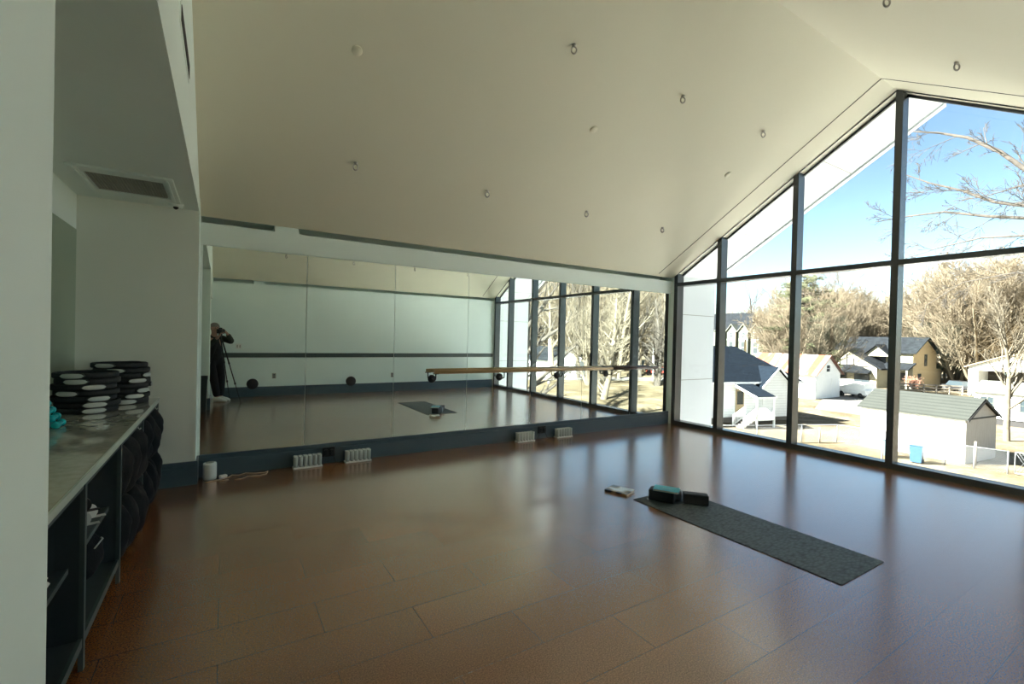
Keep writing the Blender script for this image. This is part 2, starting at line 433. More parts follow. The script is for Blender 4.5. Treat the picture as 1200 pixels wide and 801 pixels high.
# left wall: pier beside the camera, bulkhead over the alcove, end strip
YP0, YP1, YG = .45, .935, 5.45
mb = MB()
mb.box(-1.3, XL, YP0, YP1, 0, 4.9)
mb.box(-.42, XL, YP1, YG, ZB, 4.9); mb.box(-.42, XL, B-.3, YP0, 2.2, 4.9)
struct('wall_left', mb, M['wall'])
mb = MB(); mb.box(-1.3, XL-.001, YG, D+.35, 0, 4.9); struct('wall_alcove_end', mb, [M['grey']])
mb = MB(); mb.box(XL-.001, XL+.004, YG+.001, D+.01, 0, 4.0); mb.box(XL+.004, XL+.026, D-.012, D+.01, ZM0, ZM1); struct('trim_3', mb, M['wallw'])
mb = MB(); mb.box(-1.3, -1.1, YP1, YG, 0, ZB+.3); struct('wall_alcove_back', mb, M['wall'])
mb = MB(); mb.box(-1.25, -.42, YP1, YG, ZB, ZB+.2); struct('ceiling_alcove', mb, M['wall'])
mb = MB(); base_profile(mb, (-1.1, YG, 0), (XL+.02, YG, 0), (0, -1, 0)); base_profile(mb, (XL, YG-.02, 0), (XL, D-.01, 0), (1, 0, 0)); struct('baseboard_alcove', mb, M['base'])
mb = MB(); base_profile(mb, (-1.1, YP1, 0), (XL+.02, YP1, 0), (0, 1, 0)); base_profile(mb, (XL, YP0, 0), (XL, YP1+.02, 0), (1, 0, 0)); struct('baseboard_pier', mb, M['base'])
# vestibule behind the pier where the photographer stands in the opening
mb = MB(); mb.box(-1.7, -1.5, B-.3, YP0+.2, -.05, 2.5); mb.box(-1.7, -.3, B-.35, YP0+.1, 2.2, 2.4)
struct('wall_vestibule', mb, M['grey'])
# slot vent in the bulkhead face
v = empty('slot_diffuser', (XL, 3.3, 3.2), 0, 'narrow dark slot vent high on the bulkhead beside the sloping ceiling', 'vent')
bx(0, .006, -.35, .35, -.12, .0).build('slot_frame', M['wall'], v)
bx(.004, .009, -.33, .33, -.10, -.02).build('slot', M['gap'], v)

# green tinted mirror on the alcove back wall
tag(bx(-1.1, -1.094, YP1+.05, YG-.02, .90, 2.35).build('alcove_mirror', M['mirrord']), 'dark green-grey mirror covering the back wall of the alcove above the counter', 'mirror')
# wall mirrors
xs = [XL+.026, .794, 1.808, 2.825, 3.879, 4.866, 5.955, W-.02]
lab = ['far left wall mirror beside the white corner strip reflecting the photographer',
       'second wall mirror panel from the left, reflecting two ceiling hooks above bare wall',
       'third wall mirror panel behind the left end of the ballet barre, reflecting the yoga mat',
       'fourth wall mirror panel reflecting the corner between opposite wall and window wall',
       'fifth wall mirror panel from the left reflecting the white pole outdoors',
       'sixth wall mirror panel from the left behind the right half of the barre',
       'last wall mirror panel in the corner against the window wall']
for i in range(7):
    o = bx(xs[i]+.0025, xs[i+1]-.0025, D, D+.006, ZM0+.002, ZM1).build('wall_mirror_panel', M['mirror'])
    tag(o, lab[i], 'mirror', 'wall mirror panels above the baseboard')

# ------------------------------------------------------------------ window wall
YM = [5.585, 4.73, 3.545, 2.36, 1.17, -.015, -.80]; MW = .075; ZT = 2.56; DEP = .165
def mull(mb, y):
    lo, hi = y-MW/2, y+MW/2
    top = [(W, lo, 0), (W, hi, 0), (W, hi, zc(hi)-.0)]
    if lo < YR < hi: top.append((W, YR, zc(YR)))
    top.append((W, lo, zc(lo)))
    mb.prism(top, (DEP, 0, 0))
for i in range(6):
    ya, yb = YM[i+1]+MW/2, YM[i]-MW/2
    w = empty('window_%d' % (i+1), (0, 0, 0), 0, None, None, None, 'structure')
    mb = MB(); mull(mb, YM[i]); mb.build('mullion', M['frame'], w)
    if i == 5: mb = MB(); mull(mb, YM[6]); mb.build('mullion', M['frame'], w)
    bx(W, W+DEP, ya, yb, 0, .075).build('sill', M['frame'], w)
    bx(W, W+DEP, ya, yb, ZT-.065, ZT).build('transom', M['frame'], w)
    # head rail: thin dark lip inside and outside with the bare reveal between
    mb = MB()
    segs = [(ya, yb)] if not (ya < YR < yb) else [(ya, YR), (YR, yb)]
    for a, b in segs:
        for x0, x1, t in ((W, W+.012, .014), (W+DEP-.03, W+DEP, .036)):
            mb.prism([(x0, a, zc(a)-t), (x1, a, zc(a)-t), (x1, a, zc(a)), (x0, a, zc(a))], (0, b-a, zc(b)-zc(a)))
    mb.build('head_rail', M['frame'], w)
    mb = MB(); mb.box(W+DEP-.03, W+DEP-.018, ya, yb, .06, ZT-.05); mb.build('lower_pane', M['glass'], w)
    mb = MB(); p = [(W+DEP-.03, ya, ZT-.02), (W+DEP-.03, yb, ZT-.02), (W+DEP-.03, yb, zc(yb)-.03)]
    p.append((W+DEP-.03, ya, zc(ya)-.03)); mb.prism(p, (.012, 0, 0)); mb.build('upper_pane', M['glass'], w)
# jambs at both ends, gable edge outside
mb = MB(); mb.box(W, 7.12, YM[0]+MW/2, D+.35, -.3, 3.05)
struct('wall_jamb', mb, M['wallw'])
mb = MB(); mb.box(W, 7.12, B-.35, YM[6]-MW/2, -.3, 3.05); struct('wall_jamb_rear', mb, M['wallw'])
# outside: wing walls, roof overhang with soffit joints
for nm, y0, y1, hh in (('wall_wing_north', D-.02, D+.28, 2.85), ('wall_wing_south', B-.3, B+.0, 2.85)):
    mb = MB(); mb.box(7.12, 8.2, y0, y1, -.4, hh)
    ys = y0-.003 if y0 > 0 else y1-.0
    for z in (.78, 2.0): mb.box(7.12, 8.19, ys, ys+.003, z, z+.012, 1)
    struct(nm, mb, [M['siding_p'], M['vent']])
mb = MB(); ov = .06
for s in (1, -1):
    y0, y1 = (YR-.12 if s > 0 else .55), (D+.5 if s > 0 else B-.5)
    z0, z1 = RIDGE+ov-(SL*abs(y0-YR) if s < 0 else -SL*.12), RIDGE+ov-SL*abs(y1-YR)
    mb.prism([(7.1, y0, z0), (7.1, y1, z1), (7.1, y1, z1+.2), (7.1, y0, z0+.2)], (1.1, 0, 0))
    mb.prism([(8.12, y0, z0-.03), (8.12, y1, z1-.03), (8.12, y1, z1), (8.12, y0, z0)], (.08, 0, 0))
    for t in (.27, .6, .93):
        yy = y0+(y1-y0)*t; zz = z0+(z1-z0)*t-.002
        mb.prism([(7.13, yy, zz), (7.13, yy+.012, zz-s*.0072), (7.13, yy+.012, zz+.01), (7.13, yy, zz+.01)], (.98, 0, 0), 1)
struct('roof_overhang', mb, [M['siding_p'], M['vent']])
# building mass below and around the studio
mb = MB(); mb.box(-9, 7.1, -9, 13, GZ, -.31); mb.box(-9, -1.72, -9, 13, -.31, 3.2); struct('wall_lower_storey', mb, M['siding_p'])

# ------------------------------------------------------------------ ceiling fixtures
RX = lambda a: Matrix.Rotation(a, 3, 'X')
def hook_proto():
    r = empty('ceiling_hook', (0, 0, 0))
    MB().lathe([(.022, 0), (.022, -.008), (.009, -.012), (.009, -.02)], 12).build('mounting_plate', M['steel'], r)
    MB().torus((0, 0, -.046), .027, .008, 18, 6, rot=Matrix.Rotation(-.6, 3, 'Z') @ RX(PI/2), sx=.85, sy=1.1).build('ring', M['steel'], r)
    return r
hp = hook_proto(); first = True
hooks = [(1.09, 4.76, 'nearest the bulkhead in the row along the mirror fascia'), (2.58, 4.76, 'second from the bulkhead in the row along the mirror fascia'),
         (4.08, 4.75, 'third from the bulkhead in the row along the mirror fascia'), (5.57, 4.75, 'above the barre end in the row along the mirror fascia'),
         (2.61, 3.26, 'farthest from the windows in the row between the two round ceiling discs'), (4.10, 3.27, 'midway between two round discs in the upper row'),
         (5.60, 3.26, 'close to the gable glazing in the upper row'), (4.16, 1.51, 'past the ridge, cut by the top picture edge'),
         (5.61, 1.49, 'past the ridge, above the right-hand gable pane'),
         (1.15, .03, 'seen only in the mirror, first from the bulkhead'), (2.6, .03, 'seen only in the mirror, second from the bulkhead'),
         (4.1, .03, 'seen only in the mirror, third from the bulkhead'), (5.6, .03, 'seen only in the mirror, nearest the windows')]
for x, y, t in hooks:
    o = hp if first else copy_tree(hp); first = False
    o.location = (x, y, zc(y)); o.rotation_euler = (0, 0, 0)
    tag(o, 'steel eye hook '+t, 'hook', 'steel eye hooks in the sloping ceiling')
dp = None
for x, y, t in ((.87, 3.84, 'white round ceiling disc nearest the bulkhead, largest of the three'), (3.36, 3.83, 'white round ceiling disc between the upper and lower hook rows'),
                (5.75, 3.82, 'white round ceiling disc near the gable glazing')):
    if dp is None:
        dp = MB().lathe([(.0, .0), (.042, 0), (.042, -.008), (.038, -.012), (0, -.012)], 24).build('sprinkler_cover', M['ceil'])
        o = dp
    else: o = dp.copy(); C.objects.link(o)
    o.location = (x, y, zc(y)); o.rotation_euler = (-math.atan(SL) if y > YR else math.atan(SL), 0, 0)
    tag(o, t, 'sprinkler cover', 'round discs on the sloping ceiling')
# air cassette in the alcove ceiling
v = empty('air_vent', (-.655, 4.80, ZB), 0, 'rectangular white air conditioning grille set in the alcove ceiling', 'vent')
mb = MB(); o1, o2 = (.31, .385), (.245, .26)
mb.box(-o1[0], -o2[0], -o1[1], o1[1], -.018, 0, bev=.004); mb.box(o2[0], o1[0], -o1[1], o1[1], -.018, 0, bev=.004)
mb.box(-o2[0], o2[0], -o1[1], -o2[1], -.016, 0); mb.box(-o2[0], o2[0], o2[1], o1[1], -.016, 0); mb.build('frame', M['wall'], v)
for s in (-1, 1): bx(s*.272-.006, s*.272+.006, -.35, .35, -.024, -.012).build('louvre_rim', M['wallw'], v)
mb = MB(); mb.box(-.23, .23, -.245, .245, -.006, 0)
for k in range(23): mb.box(-.225+.02*k, -.225+.02*k+.006, -.24, .24, -.014, -.006)
for k in range(24): mb.box(-.225, .225, -.24+.0205*k, -.235+.0205*k, -.013, -.007)
mb.build('grille', M['vent'], v)
v = empty('security_camera', (-.385, 5.25, ZB), 0, 'small white dome security camera on the alcove ceiling beside the air grille', 'camera')
MB().lathe([(.058, 0), (.058, -.018), (.048, -.03), (.036, -.034)], 20).build('housing', M['wallw'], v)
MB().ball((0, -.006, -.036), .021, 16, 10).build('dome', M['black'], v)

# ------------------------------------------------------------------ ballet barre
ZD = .94; sd = 1.0219; xd = .273; YBAR = 5.545; ZBAR = 1.038
bar = empty('ballet_barre', (0, D, 0), 0, 'long round wooden ballet barre on black brackets in front of the mirrors', 'barre')
x3, x6, x7 = xd+2*sd, xd+5*sd, xd+6*sd
MB().tube([(x3-.02, YBAR-D, ZBAR), (x6+.01, YBAR-D, ZBAR)], .026, 16).build('wooden_rail', M['oak'], bar)
o = MB().tube([(x6+.01, YBAR-D, ZBAR), (x7+.06, YBAR-D, ZBAR)], .0255, 16).build('wooden_rail', M['walnut'], bar); o['label'] = 'dark brown end length of the rail'
for k in range(2, 7):
    x = xd+k*sd
    b = MB().lathe([(.052, 0), (.052, -.008), (.048, -.012), (0.0001, -.013)], 24, (x, 0, ZD), axis='y').build('wall_plate', M['black'], bar)
    MB().tube([(x, -.01, ZD), (x, -.10, ZD-.01), (x, -.128, ZD), (x, -.135, ZD+.03), (x, -.135, ZBAR-.024)], .008, 8).build('arm', M['black'], b)
    bx(x-.035, x+.035, YBAR-D-.018, YBAR-D+.018, ZBAR-.028, ZBAR-.019, bev=.003).build('saddle', M['black'], b)
for k, t in ((0, 'round black mounting plate on the mirror nearest the photographer reflection'), (1, 'round black mounting plate on the second mirror, left of the barre end')):
    mb = MB().lathe([(.056, 0), (.056, -.01), (.05, -.014), (0.0001, -.015)], 28, (0, 0, 0), axis='y'); o = mb.build('mounting_plate', M['black'], None, (xd+k*sd, D, ZD))
    tag(o, t, 'mounting plate', 'bare barre plates on the mirror')

# ------------------------------------------------------------------ things along the baseboard
def candle_tray(x, y, where, which):
    t = empty('charging_tray', (x, y, 0), 0, 'white charging tray holding frosted candle cups, '+where, 'tray', 'charging trays along the baseboard')
    bx(-.15, .15, -.05, .05, .0, .02, bev=.005).build('base', M['white'], t)
    mb = MB()
    for i in range(6):
        for j in range(2): mb.lathe([(.016, .02), (.016, .026), (.0001, .026)], 10, (-.122+.0488*i, -.024+.048*j, 0))
    o = mb.build('contact_wells', M['vent'], t)
    return t
cup0 = None
def cups(x, y, t):
    global cup0
    for j in range(2):
        for i in range(6):
            if cup0 is None:
                cup0 = empty('candle_cup', (0, 0, 0))
                MB().lathe([(.0165, 0), (.0215, .004), (.0225, .105), (.0215, .11), (.0195, .11), (.0195, .055), (.0001, .055)], 16).build('glass', M['frost'], cup0)
                MB().lathe([(.018, .056), (.018, .062), (.004, .064), (.003, .075), (.0001, .078)], 12).build('candle', M['white'], cup0)
                c = cup0
            else: c = copy_tree(cup0)
            c.location = (x-.122+.0488*i, y-.024+.048*j, .026)
            tag(c, 'frosted cylindrical candle cup standing in '+t, 'candle cup', 'frosted cups in '+t)
trays = [(.822, 5.585, 'left of the first outlet box', 'the tray left of the first outlet box'),
         (1.37, 5.58, 'right of the first outlet box', 'the tray right of the first outlet box'),
         (3.74, 5.585, 'left of the outlet box under the barre', 'the tray left of the outlet box under the barre'),
         (4.44, 5.58, 'right of the outlet box under the barre', 'the tray right of the outlet box under the barre')]
for x, y, a, b in trays: candle_tray(x, y, a, b); cups(x, y, b)
for x, t in ((1.055, 'black double outlet box on the baseboard between the two left candle trays'), (4.08, 'black double outlet box on the baseboard below the barre')):
    v = empty('outlet_box', (x, D-.018, .13), 0, t, 'outlet')
    bx(-.068, .068, -.03, 0, -.05, .055, bev=.005).build('cover_plate', M['black'], v)
    for s in (-1, 1): bx(s*.034-.022, s*.034+.022, -.055, -.03, -.03, .035, bev=.006).build('plug', M['black'], v)
    mb = MB().tube([(-.04, -.04, -.03), (-.09, -.05, -.10), (-.11, -.06, -.123), (-.08, -.12, -.126)], .0035, 6).tube([(.04, -.04, -.03), (.07, -.06, -.11), (.13, -.08, -.126), (.2, -.07, -.126)], .0035, 6)
    mb.build('cord', M['black'], v)
# smart speaker, adapter and cord
v = empty('speaker', (-.095, 5.56, 0), 0, 'small white cylindrical speaker on the floor against the baseboard corner', 'speaker')
MB().lathe([(.05, 0), (.058, .006), (.060, .03), (.060, .15), (.057, .166), (.046, .172), (.0001, .172)], 32).build('body', M['white'], v)
MB().lathe([(.0001, .1725), (.040, .1725), (.040, .1735), (.0001, .1735)], 24).build('top_panel', M['vent'], v)
v = empty('power_adapter', (.02, 5.535, 0), .4, 'small white and lilac power adapter lying beside the speaker', 'adapter')
bx(-.035, .035, -.022, .022, .008, .038, bev=.008).build('case', M['white'], v); bx(-.033, .033, -.024, .02, 0, .009, bev=.003).build('foot', M['lilac'], v)
mb = MB(); pts = [(-.13, 5.44, .004), (-.08, 5.47, .004), (.0, 5.485, .006), (.07, 5.54, .005), (.10, 5.60, .006), (.16, 5.575, .004), (.22, 5.61, .008), (.31, 5.57, .005), (.40, 5.56, .004), (.43, 5.60, .004), (.41, 5.50, .004), (.34, 5.46, .006), (.24, 5.49, .004), (.18, 5.43, .004), (.12, 5.42, .004)]
mb.tube(pts, .0045, 6)
mb.tube([(-.03, 5.46, .004), (.0, 5.44, .004), (.07, 5.45, .004)], .004, 6)
tag(mb.build('loose_cable', M['cream']), 'loose cream cord lying in loops on the floor beside the speaker', 'cord')

# ------------------------------------------------------------------ yoga mat, blocks, books
mb = MB(); mb.box(-.31, .31, -.87, .87, 0, .006, bev=.002)
tag(mb.build('yoga_mat', M['mat'], None, (3.615, 2.21, 0), 0), 'long charcoal yoga mat unrolled on the cork floor', 'mat')
def block(name, x, y, rz, L, Wd, H, mat, label):
    # local box with the long side along x
    mb = MB().box(-L/2, L/2, -Wd/2, Wd/2, 0, H, bev=.008)
    return tag(mb.build(name, M[mat], None, (x, y, .0062), rz), label, 'yoga block')
block('yoga_block', 3.535, 2.935, -1.05, .23, .125, .10, 'blockfoam', 'black foam yoga block carrying a teal book')
block('yoga_block', 3.735, 2.715, -.80, .215, .09, .095, 'blockfoam', 'black foam yoga block with a bare top, nearest the middle of the mat')
block('yoga_block', 3.657, 2.918, -1.05, .18, .055, .085, 'greyblock', 'blue-grey foam block squeezed between the two black ones')
def book(x, y, z, rz, L, Wd, T, cover, label):
    v = empty('book', (x, y, z), rz, label, 'book')
    bx(-L/2+.004, L/2-.004, -Wd/2+.004, Wd/2-.001, .002, T-.002).build('pages', M['page'], v)
    mb = MB(); mb.box(-L/2, L/2, -Wd/2, Wd/2, 0, .002); mb.box(-L/2, L/2, -Wd/2, Wd/2, T-.002, T); mb.box(-L/2, L/2, -Wd/2-.0015, -Wd/2+.0005, 0, T)
    mb.build('cover', M[cover], v); return v
v = book(3.545, 2.895, .1066, -1.0+PI, .225, .15, .016, 'teal', 'teal paperback book lying on the black yoga block')
mb = MB(); mb.box(-.05, .05, -.005, .0, .0161, .0164); mb.build('cover_stripe', M['grip'], v)
book(3.36, 3.31, .0, -1.22, .235, .185, .022, 'cover', 'thick black and white picture book lying on the floor beside the mat')

# ------------------------------------------------------------------ alcove counter unit
unit = empty('shelf_unit', (0, 0, 0), 0, 'long dark blue-grey open shelf unit under the alcove counter', 'shelf unit')
PY = [1.02, 1.86, 2.70, 3.53, 4.42, 5.36]; XF, XB2 = -.515, -1.08
for i, y in enumerate(PY):
    bx(XF-.002, XF+.016, y-.016, y+.016, .0, .828).build('post', M['post'], unit)
    bx(XB2, XF-.002, y-.012, y+.012, .10, .828).build('side_panel', M['shelf'], unit)
for i in range(5):
    a, b = PY[i]+.012, PY[i+1]-.012
    if i < 3: bx(XB2, XF-.002, a, b, .115, .135).build('bottom_board', M['shelf'], unit)
    if i < 3: bx(XF-.002, XF+.012, a+.004, b-.004, .105, .145).build('front_rail', M['post'], unit)
    bx(XF-.002, XF+.01, a+.004, b-.004, .80, .828).build('top_rail', M['shelf'], unit)
    if i < 3:
        s = bx(XB2, -.56, a, b, .445, .460).build('shelf', M['shelf'], unit)
        bx(-.56, -.552, a, b, .438, .462).build('shelf_edge', M['post'], s)
bx(XB2-.01, XB2, PY[0], PY[-1], .10, .828).build('back_panel', M['shelf'], unit)
ct = empty('countertop', (0, 0, 0), 0, 'polished grey-brown stone countertop along the alcove', 'countertop')
bx(-1.095, -.502, .95, 5.40, .830, .862).build('slab', M['stone'], ct)
bx(-.502, -.494, .95, 5.40, .829, .8625).build('edge_strip', M['edge'], ct)
ZC = .8625
# exercise rings
def ring_proto():
    r = empty('exercise_ring', (0, 0, 0))
    mb = MB(); n = 40; vs = []; fs = []
    R = .182; prof = [(-.010, .006), (-.010, .034), (-.004, .040), (.004, .040), (.010, .034), (.010, .006), (.004, 0), (-.004, 0)]
    for i in range(n):
        a = 2*PI*i/n
        for p, z in prof: vs.append(((R+p)*math.cos(a), (R+p)*math.sin(a), z))
    for i in range(n):
        for j in range(8): fs.append((i*8+j, ((i+1) % n)*8+j, ((i+1) % n)*8+(j+1) % 8, i*8+(j+1) % 8))
    mb.add(vs, fs, 0, True); mb.build('hoop', M['blackfoam'], r)
    for s in (-1, 1):
        for q in (0, 1):                       # black grip housing and its pale oval pad, inside and outside
            mb = MB()
            a0 = 0 if s > 0 else PI; vs = []; k = 10; m_ = 10; rr = R+.014
            for i in range(k+1):
                aa = a0+(-.40+.80*i/k); t = (-1+2*i/k); hh = .0225*math.sqrt(max(0, 1-abs(t)**4))
                for j in range(m_):
                    b = 2*PI*j/m_; hz = hh*math.sin(b); dr = .011*math.cos(b)*(1 if abs(t) < .99 else 0)
                    vs.append(((rr+dr)*math.cos(aa), (rr+dr)*math.sin(aa), .021+hz*(1-.12*q)))
            fs = [(i*m_+j, (i+1)*m_+j, (i+1)*m_+(j+1) % m_, i*m_+(j+1) % m_) for i in range(k) for j in range(m_)]
            if q == 0: hs = mb.add(vs, fs, 0, True).build('grip', M['black'], r)
            else:
                vs2 = []
                for i in range(k+1):
                    aa = a0+(-.35+.70*i/k); t = (-1+2*i/k); hh = .0185*math.sqrt(max(0, 1-abs(t)**3.2))
                    for j in range(m_):
                        b = 2*PI*j/m_; vs2.append(((rr+.010+.004*math.cos(b))*math.cos(aa), (rr+.010+.004*math.cos(b))*math.sin(aa), .021+hh*math.sin(b)))
                mb.add(vs2, fs, 0, True).build('pad', M['grip'], hs)
    return r
rp = ring_proto(); first = True; random.seed(4)
ords = ['bottom', 'second', 'third', 'fourth', 'fifth', 'sixth', 'seventh', 'top']
stk = [(-.885, 4.735, 7, 'the near stack by the turquoise weights', [-1.15, -1.2, -.95, -2.0, -1.1, -1.75, -1.8], [0, .012, -.01, .006, -.012, .01, 0]),
       (-.745, 5.195, 8, 'the far stack against the grey wall', [-1.25, -1.0, -.5, .2, -.9, -.25, -1.7, -1.95], [0, .008, -.008, .004, .01, -.008, .006, -.01])]
for cx, cy, n, t, angs, offs in stk:
    for k in range(n):
        o = rp if first else copy_tree(rp); first = False
        o.location = (cx+offs[k], cy+offs[-k-1]*.5, ZC+.0435*k+.001); o.rotation_euler.z = angs[k]
        w = ords[k] if k < n-1 else 'top'
        tag(o, 'black exercise ring, %s of %s' % (w, t), 'exercise ring', 'exercise rings stacked on the counter')
# turquoise dumbbells
def bell_proto():
    r = empty('dumbbell', (0, 0, 0))
    MB().lathe([(.015, -.05), (.015, .05)], 12, axis='x').build('handle', M['turq'], r)
    for s in (-1, 1):
        MB().lathe([(.0001, s*.078), (.017, s*.077), (.024, s*.069), (.0265, s*.058), (.025, s*.048), (.013, s*.043)][::s], 18, axis='x').build('head', M['turq'], r)
    return r
bp_ = bell_proto(); first = True
rows = [(0, 5), (1, 4), (2, 3), (3, 2)]
names = {}
for r_, n in rows:
    rn = ('bottom', 'second', 'third', 'top')[r_]
    for k in range(n): names[(r_, k)] = '%s row, %s' % (rn, 'nearest the wall' if k == 0 else 'nearest the counter edge' if k == n-1 else ('', 'second', 'third', 'fourth')[k]+' from the wall')
for r_, n in rows:
    for k in range(n):
        o = bp_ if first else copy_tree(bp_); first = False
        o.location = (-1.07+.0475*(k+.5*r_), 4.02, ZC+.0232+.0415*r_); o.rotation_euler.z = PI/2; o.scale = (1, .87, .87)
        tag(o, 'turquoise dumbbell in the pile, '+names[(r_, k)], 'dumbbell', 'turquoise dumbbells piled on the counter')
# hanging black bags under the counter
def bag_mesh(seed, h, w=.20, d=.26):
    rnd = random.Random(seed); mb = MB(); n, m = 20, 16; vs = []
    ph = [rnd.uniform(0, 6.28) for _ in range(6)]
    for i in range(m+1):
        t = i/m; sh = (math.sin(PI*min(1, max(0, t*.92+.04)))**.33)
        for k in range(n):
            a = 2*PI*k/n; ca, sa = math.cos(a), math.sin(a)
            q = (abs(ca)**3.2+abs(sa)**3.2)**(-1/3.2)
            l = 1+.07*math.sin(3*a+ph[0]+5*t)+.06*math.sin(9*t+ph[1]+2*a)+.03*math.sin(5*a+ph[2]-11*t)
            vs.append((d/2*ca*q*sh*l, w/2*sa*q*sh*l, -h*t))
    fs = [(i*n+k, (i+1)*n+k, (i+1)*n+(k+1) % n, i*n+(k+1) % n) for i in range(m) for k in range(n)]
    fs += [tuple(range(n)), tuple(m*n+k for k in range(n))[::-1]]
    return mb.add(vs, fs, 0, True)
bl = []
for j, y in enumerate((3.66, 3.87, 4.08, 4.29, 4.54, 4.75, 4.96, 5.17)):
    for tier in (0, 1):
        bag = empty('hanging_bag', (-.60+.018*((j*7) % 3), y, .80-.375*tier), 0)
        bag_mesh(j*2+tier, .35+.01*(j % 2), .215).build('bag_body', M['blackcloth'], bag)
        MB().tube([(.0, -.02, -.012), (.0, -.014, .014), (.0, .014, .014), (.0, .02, -.012)], .005, 6).build('strap', M['blackcloth'], bag)
        wh = ['next to the shelf post', 'second from the shelf post', 'third from the shelf post', 'fourth from the shelf post', 'fourth from the grey wall', 'third from the grey wall', 'second from the grey wall', 'next to the grey wall'][j]
        tag(bag, 'bulky black bag under the counter, %s row, %s' % (('upper', 'lower')[tier], wh), 'bag', 'black bags hanging under the counter')
for y, t in ((4.30, 'midway along the hanging bags'), (5.33, 'beside the grey wall')):
    v = empty('counter_hook', (-.53, y, .828), 0, 'small pale metal hook under the counter edge '+t, 'hook')
    bx(-.015, .02, -.01, .01, -.006, 0).build('plate', M['edge'], v); MB().tube([(.01, 0, -.004), (.012, 0, -.05), (.022, 0, -.062), (.03, 0, -.05)], .004, 6).build('prong', M['edge'], v)
# things on the shelves
rs = random.Random(9)
def strap_roll(x, y, z, label, c1='grip'):
    v = empty('rolled_strap', (x, y, z), .3, label, 'strap')
    mb = MB()
    for k in range(4): mb.torus((0, 0, .036), .008+.0075*k, .0035, 20, 6, rot=RX(PI/2), mat=0)
    mb.lathe([(.034, -.018), (.036, -.018), (.036, .018), (.034, .018)], 20, (0, 0, .036), axis='y', mat=0)
    mb.build('coil', M[c1], v); bx(.0, .07, -.016, .016, .0, .004).build('loose_end', M[c1], v)
strap_roll(-.615, 3.24, .460, 'rolled pale strap standing on the open shelf under the other rolls', 'grip')
strap_roll(-.615, 3.24, .533, 'rolled black strap balanced on top of a pale roll', 'black')
strap_roll(-.61, 3.36, .460, 'rolled pale strap with a loose end hanging over the shelf edge', 'white')
mb = MB()
for k in range(9):
    x0, y0 = -.75+rs.uniform(-.02, .03), 3.30+rs.uniform(0, .08)
    mb.tube([(x0, y0, .464+.006*k), (x0+.05, y0-.04, .47+.006*k), (x0+.11, y0-.02-.01*k, .464+.005*k)], .0035, 5)
tag(mb.build('elastic_cords', M['white'], None, (0.0, .12, 0)), 'tangle of thin white elastic cords on the open shelf', 'cord')
v = empty('folded_towels', (-.665, 2.42, .460), 0, 'white and black folded cloths piled on the near shelf', 'towel')
for k, m_ in enumerate(('white', 'white', 'blackcloth', 'white', 'grip')):
    bx(-.09+.004*k, .09-.006*k, -.13+.003*k, .13, .024*k, .024*k+.022, bev=.01).build('towel', M[m_], v)
v = empty('duffel_bag', (-.67, 3.36, .135), 0, 'small black bag with a pale zip standing on the bottom board', 'bag')
bag_mesh(77, .24, .26, .22).build('bag_body', M['blackcloth'], v).location = (0, 0, .24)
MB().tube([(.10, -.08, .18), (.12, 0, .2), (.10, .08, .18)], .004, 6).build('zip', M['grip'], v)
block('yoga_block', -.63, 3.04, PI/2, .10, .12, .12, 'bluebin', 'dark blue block standing on the bottom board beside the black bag').location.z = .136
# waste bin by the pier (seen in the mirror)
v = empty('waste_bin', (-.36, 1.10, 0), 0, 'tall dark grey waste bin beside the pier, seen only in the mirror', 'bin')
mb = MB(); hx, hy = .125, .15
mb.add([(-hx*.85, -hy*.85, 0), (hx*.85, -hy*.85, 0), (hx*.85, hy*.85, 0), (-hx*.85, hy*.85, 0), (-hx, -hy, .64), (hx, -hy, .64), (hx, hy, .64), (-hx, hy, .64),
        (-hx+.008, -hy+.008, .64), (hx-.008, -hy+.008, .64), (hx-.008, hy-.008, .64), (-hx+.008, hy-.008, .64), (-hx*.8, -hy*.8, .02), (hx*.8, -hy*.8, .02), (hx*.8, hy*.8, .02), (-hx*.8, hy*.8, .02)],
       [(0, 3, 2, 1), (0, 1, 5, 4), (1, 2, 6, 5), (2, 3, 7, 6), (3, 0, 4, 7), (4, 5, 9, 8), (5, 6, 10, 9), (6, 7, 11, 10), (7, 4, 8, 11), (8, 9, 13, 12), (9, 10, 14, 13), (10, 11, 15, 14), (11, 8, 12, 15), (12, 13, 14, 15)])
mb.build('bin_body', M['bin'], v)
mb = MB(); mb.box(-hx-.004, hx+.004, -hy-.004, -hy+.004, .60, .655); mb.box(-hx-.004, hx+.004, hy-.004, hy+.004, .60, .655); mb.box(-hx-.004, -hx+.004, -hy, hy, .60, .655); mb.box(hx-.004, hx+.004, -hy, hy, .60, .655)
mb.build('rim', M['bin'], v)
# plates on the opposite wall (seen in the mirror)
for x, z, t in ((1.03, .47, 'small grey outlet plate low on the opposite wall, farther from the windows'), (3.86, .43, 'small grey outlet plate low on the opposite wall, nearer the windows')):
    v = empty('wall_outlet', (x, B, z), 0, t, 'outlet')
    bx(-.04, .04, 0, .007, -.06, .06, bev=.003).build('plate', M['vent'], v)
    for s in (-1, 1): bx(-.016, .016, .007, .009, s*.026-.016, s*.026+.016).build('socket', M['base'], v)
v = empty('light_switch', (.30, B, 1.16), 0, 'small white double switch plate on the opposite wall above the dark rail', 'switch')
bx(-.06, .06, 0, .007, -.06, .06, bev=.003).build('plate', M['white'], v)
for s in (-1, 1): bx(s*.026-.01, s*.026+.01, .007, .014, -.03, .03, bev=.003).build('rocker', M['vent'], v)

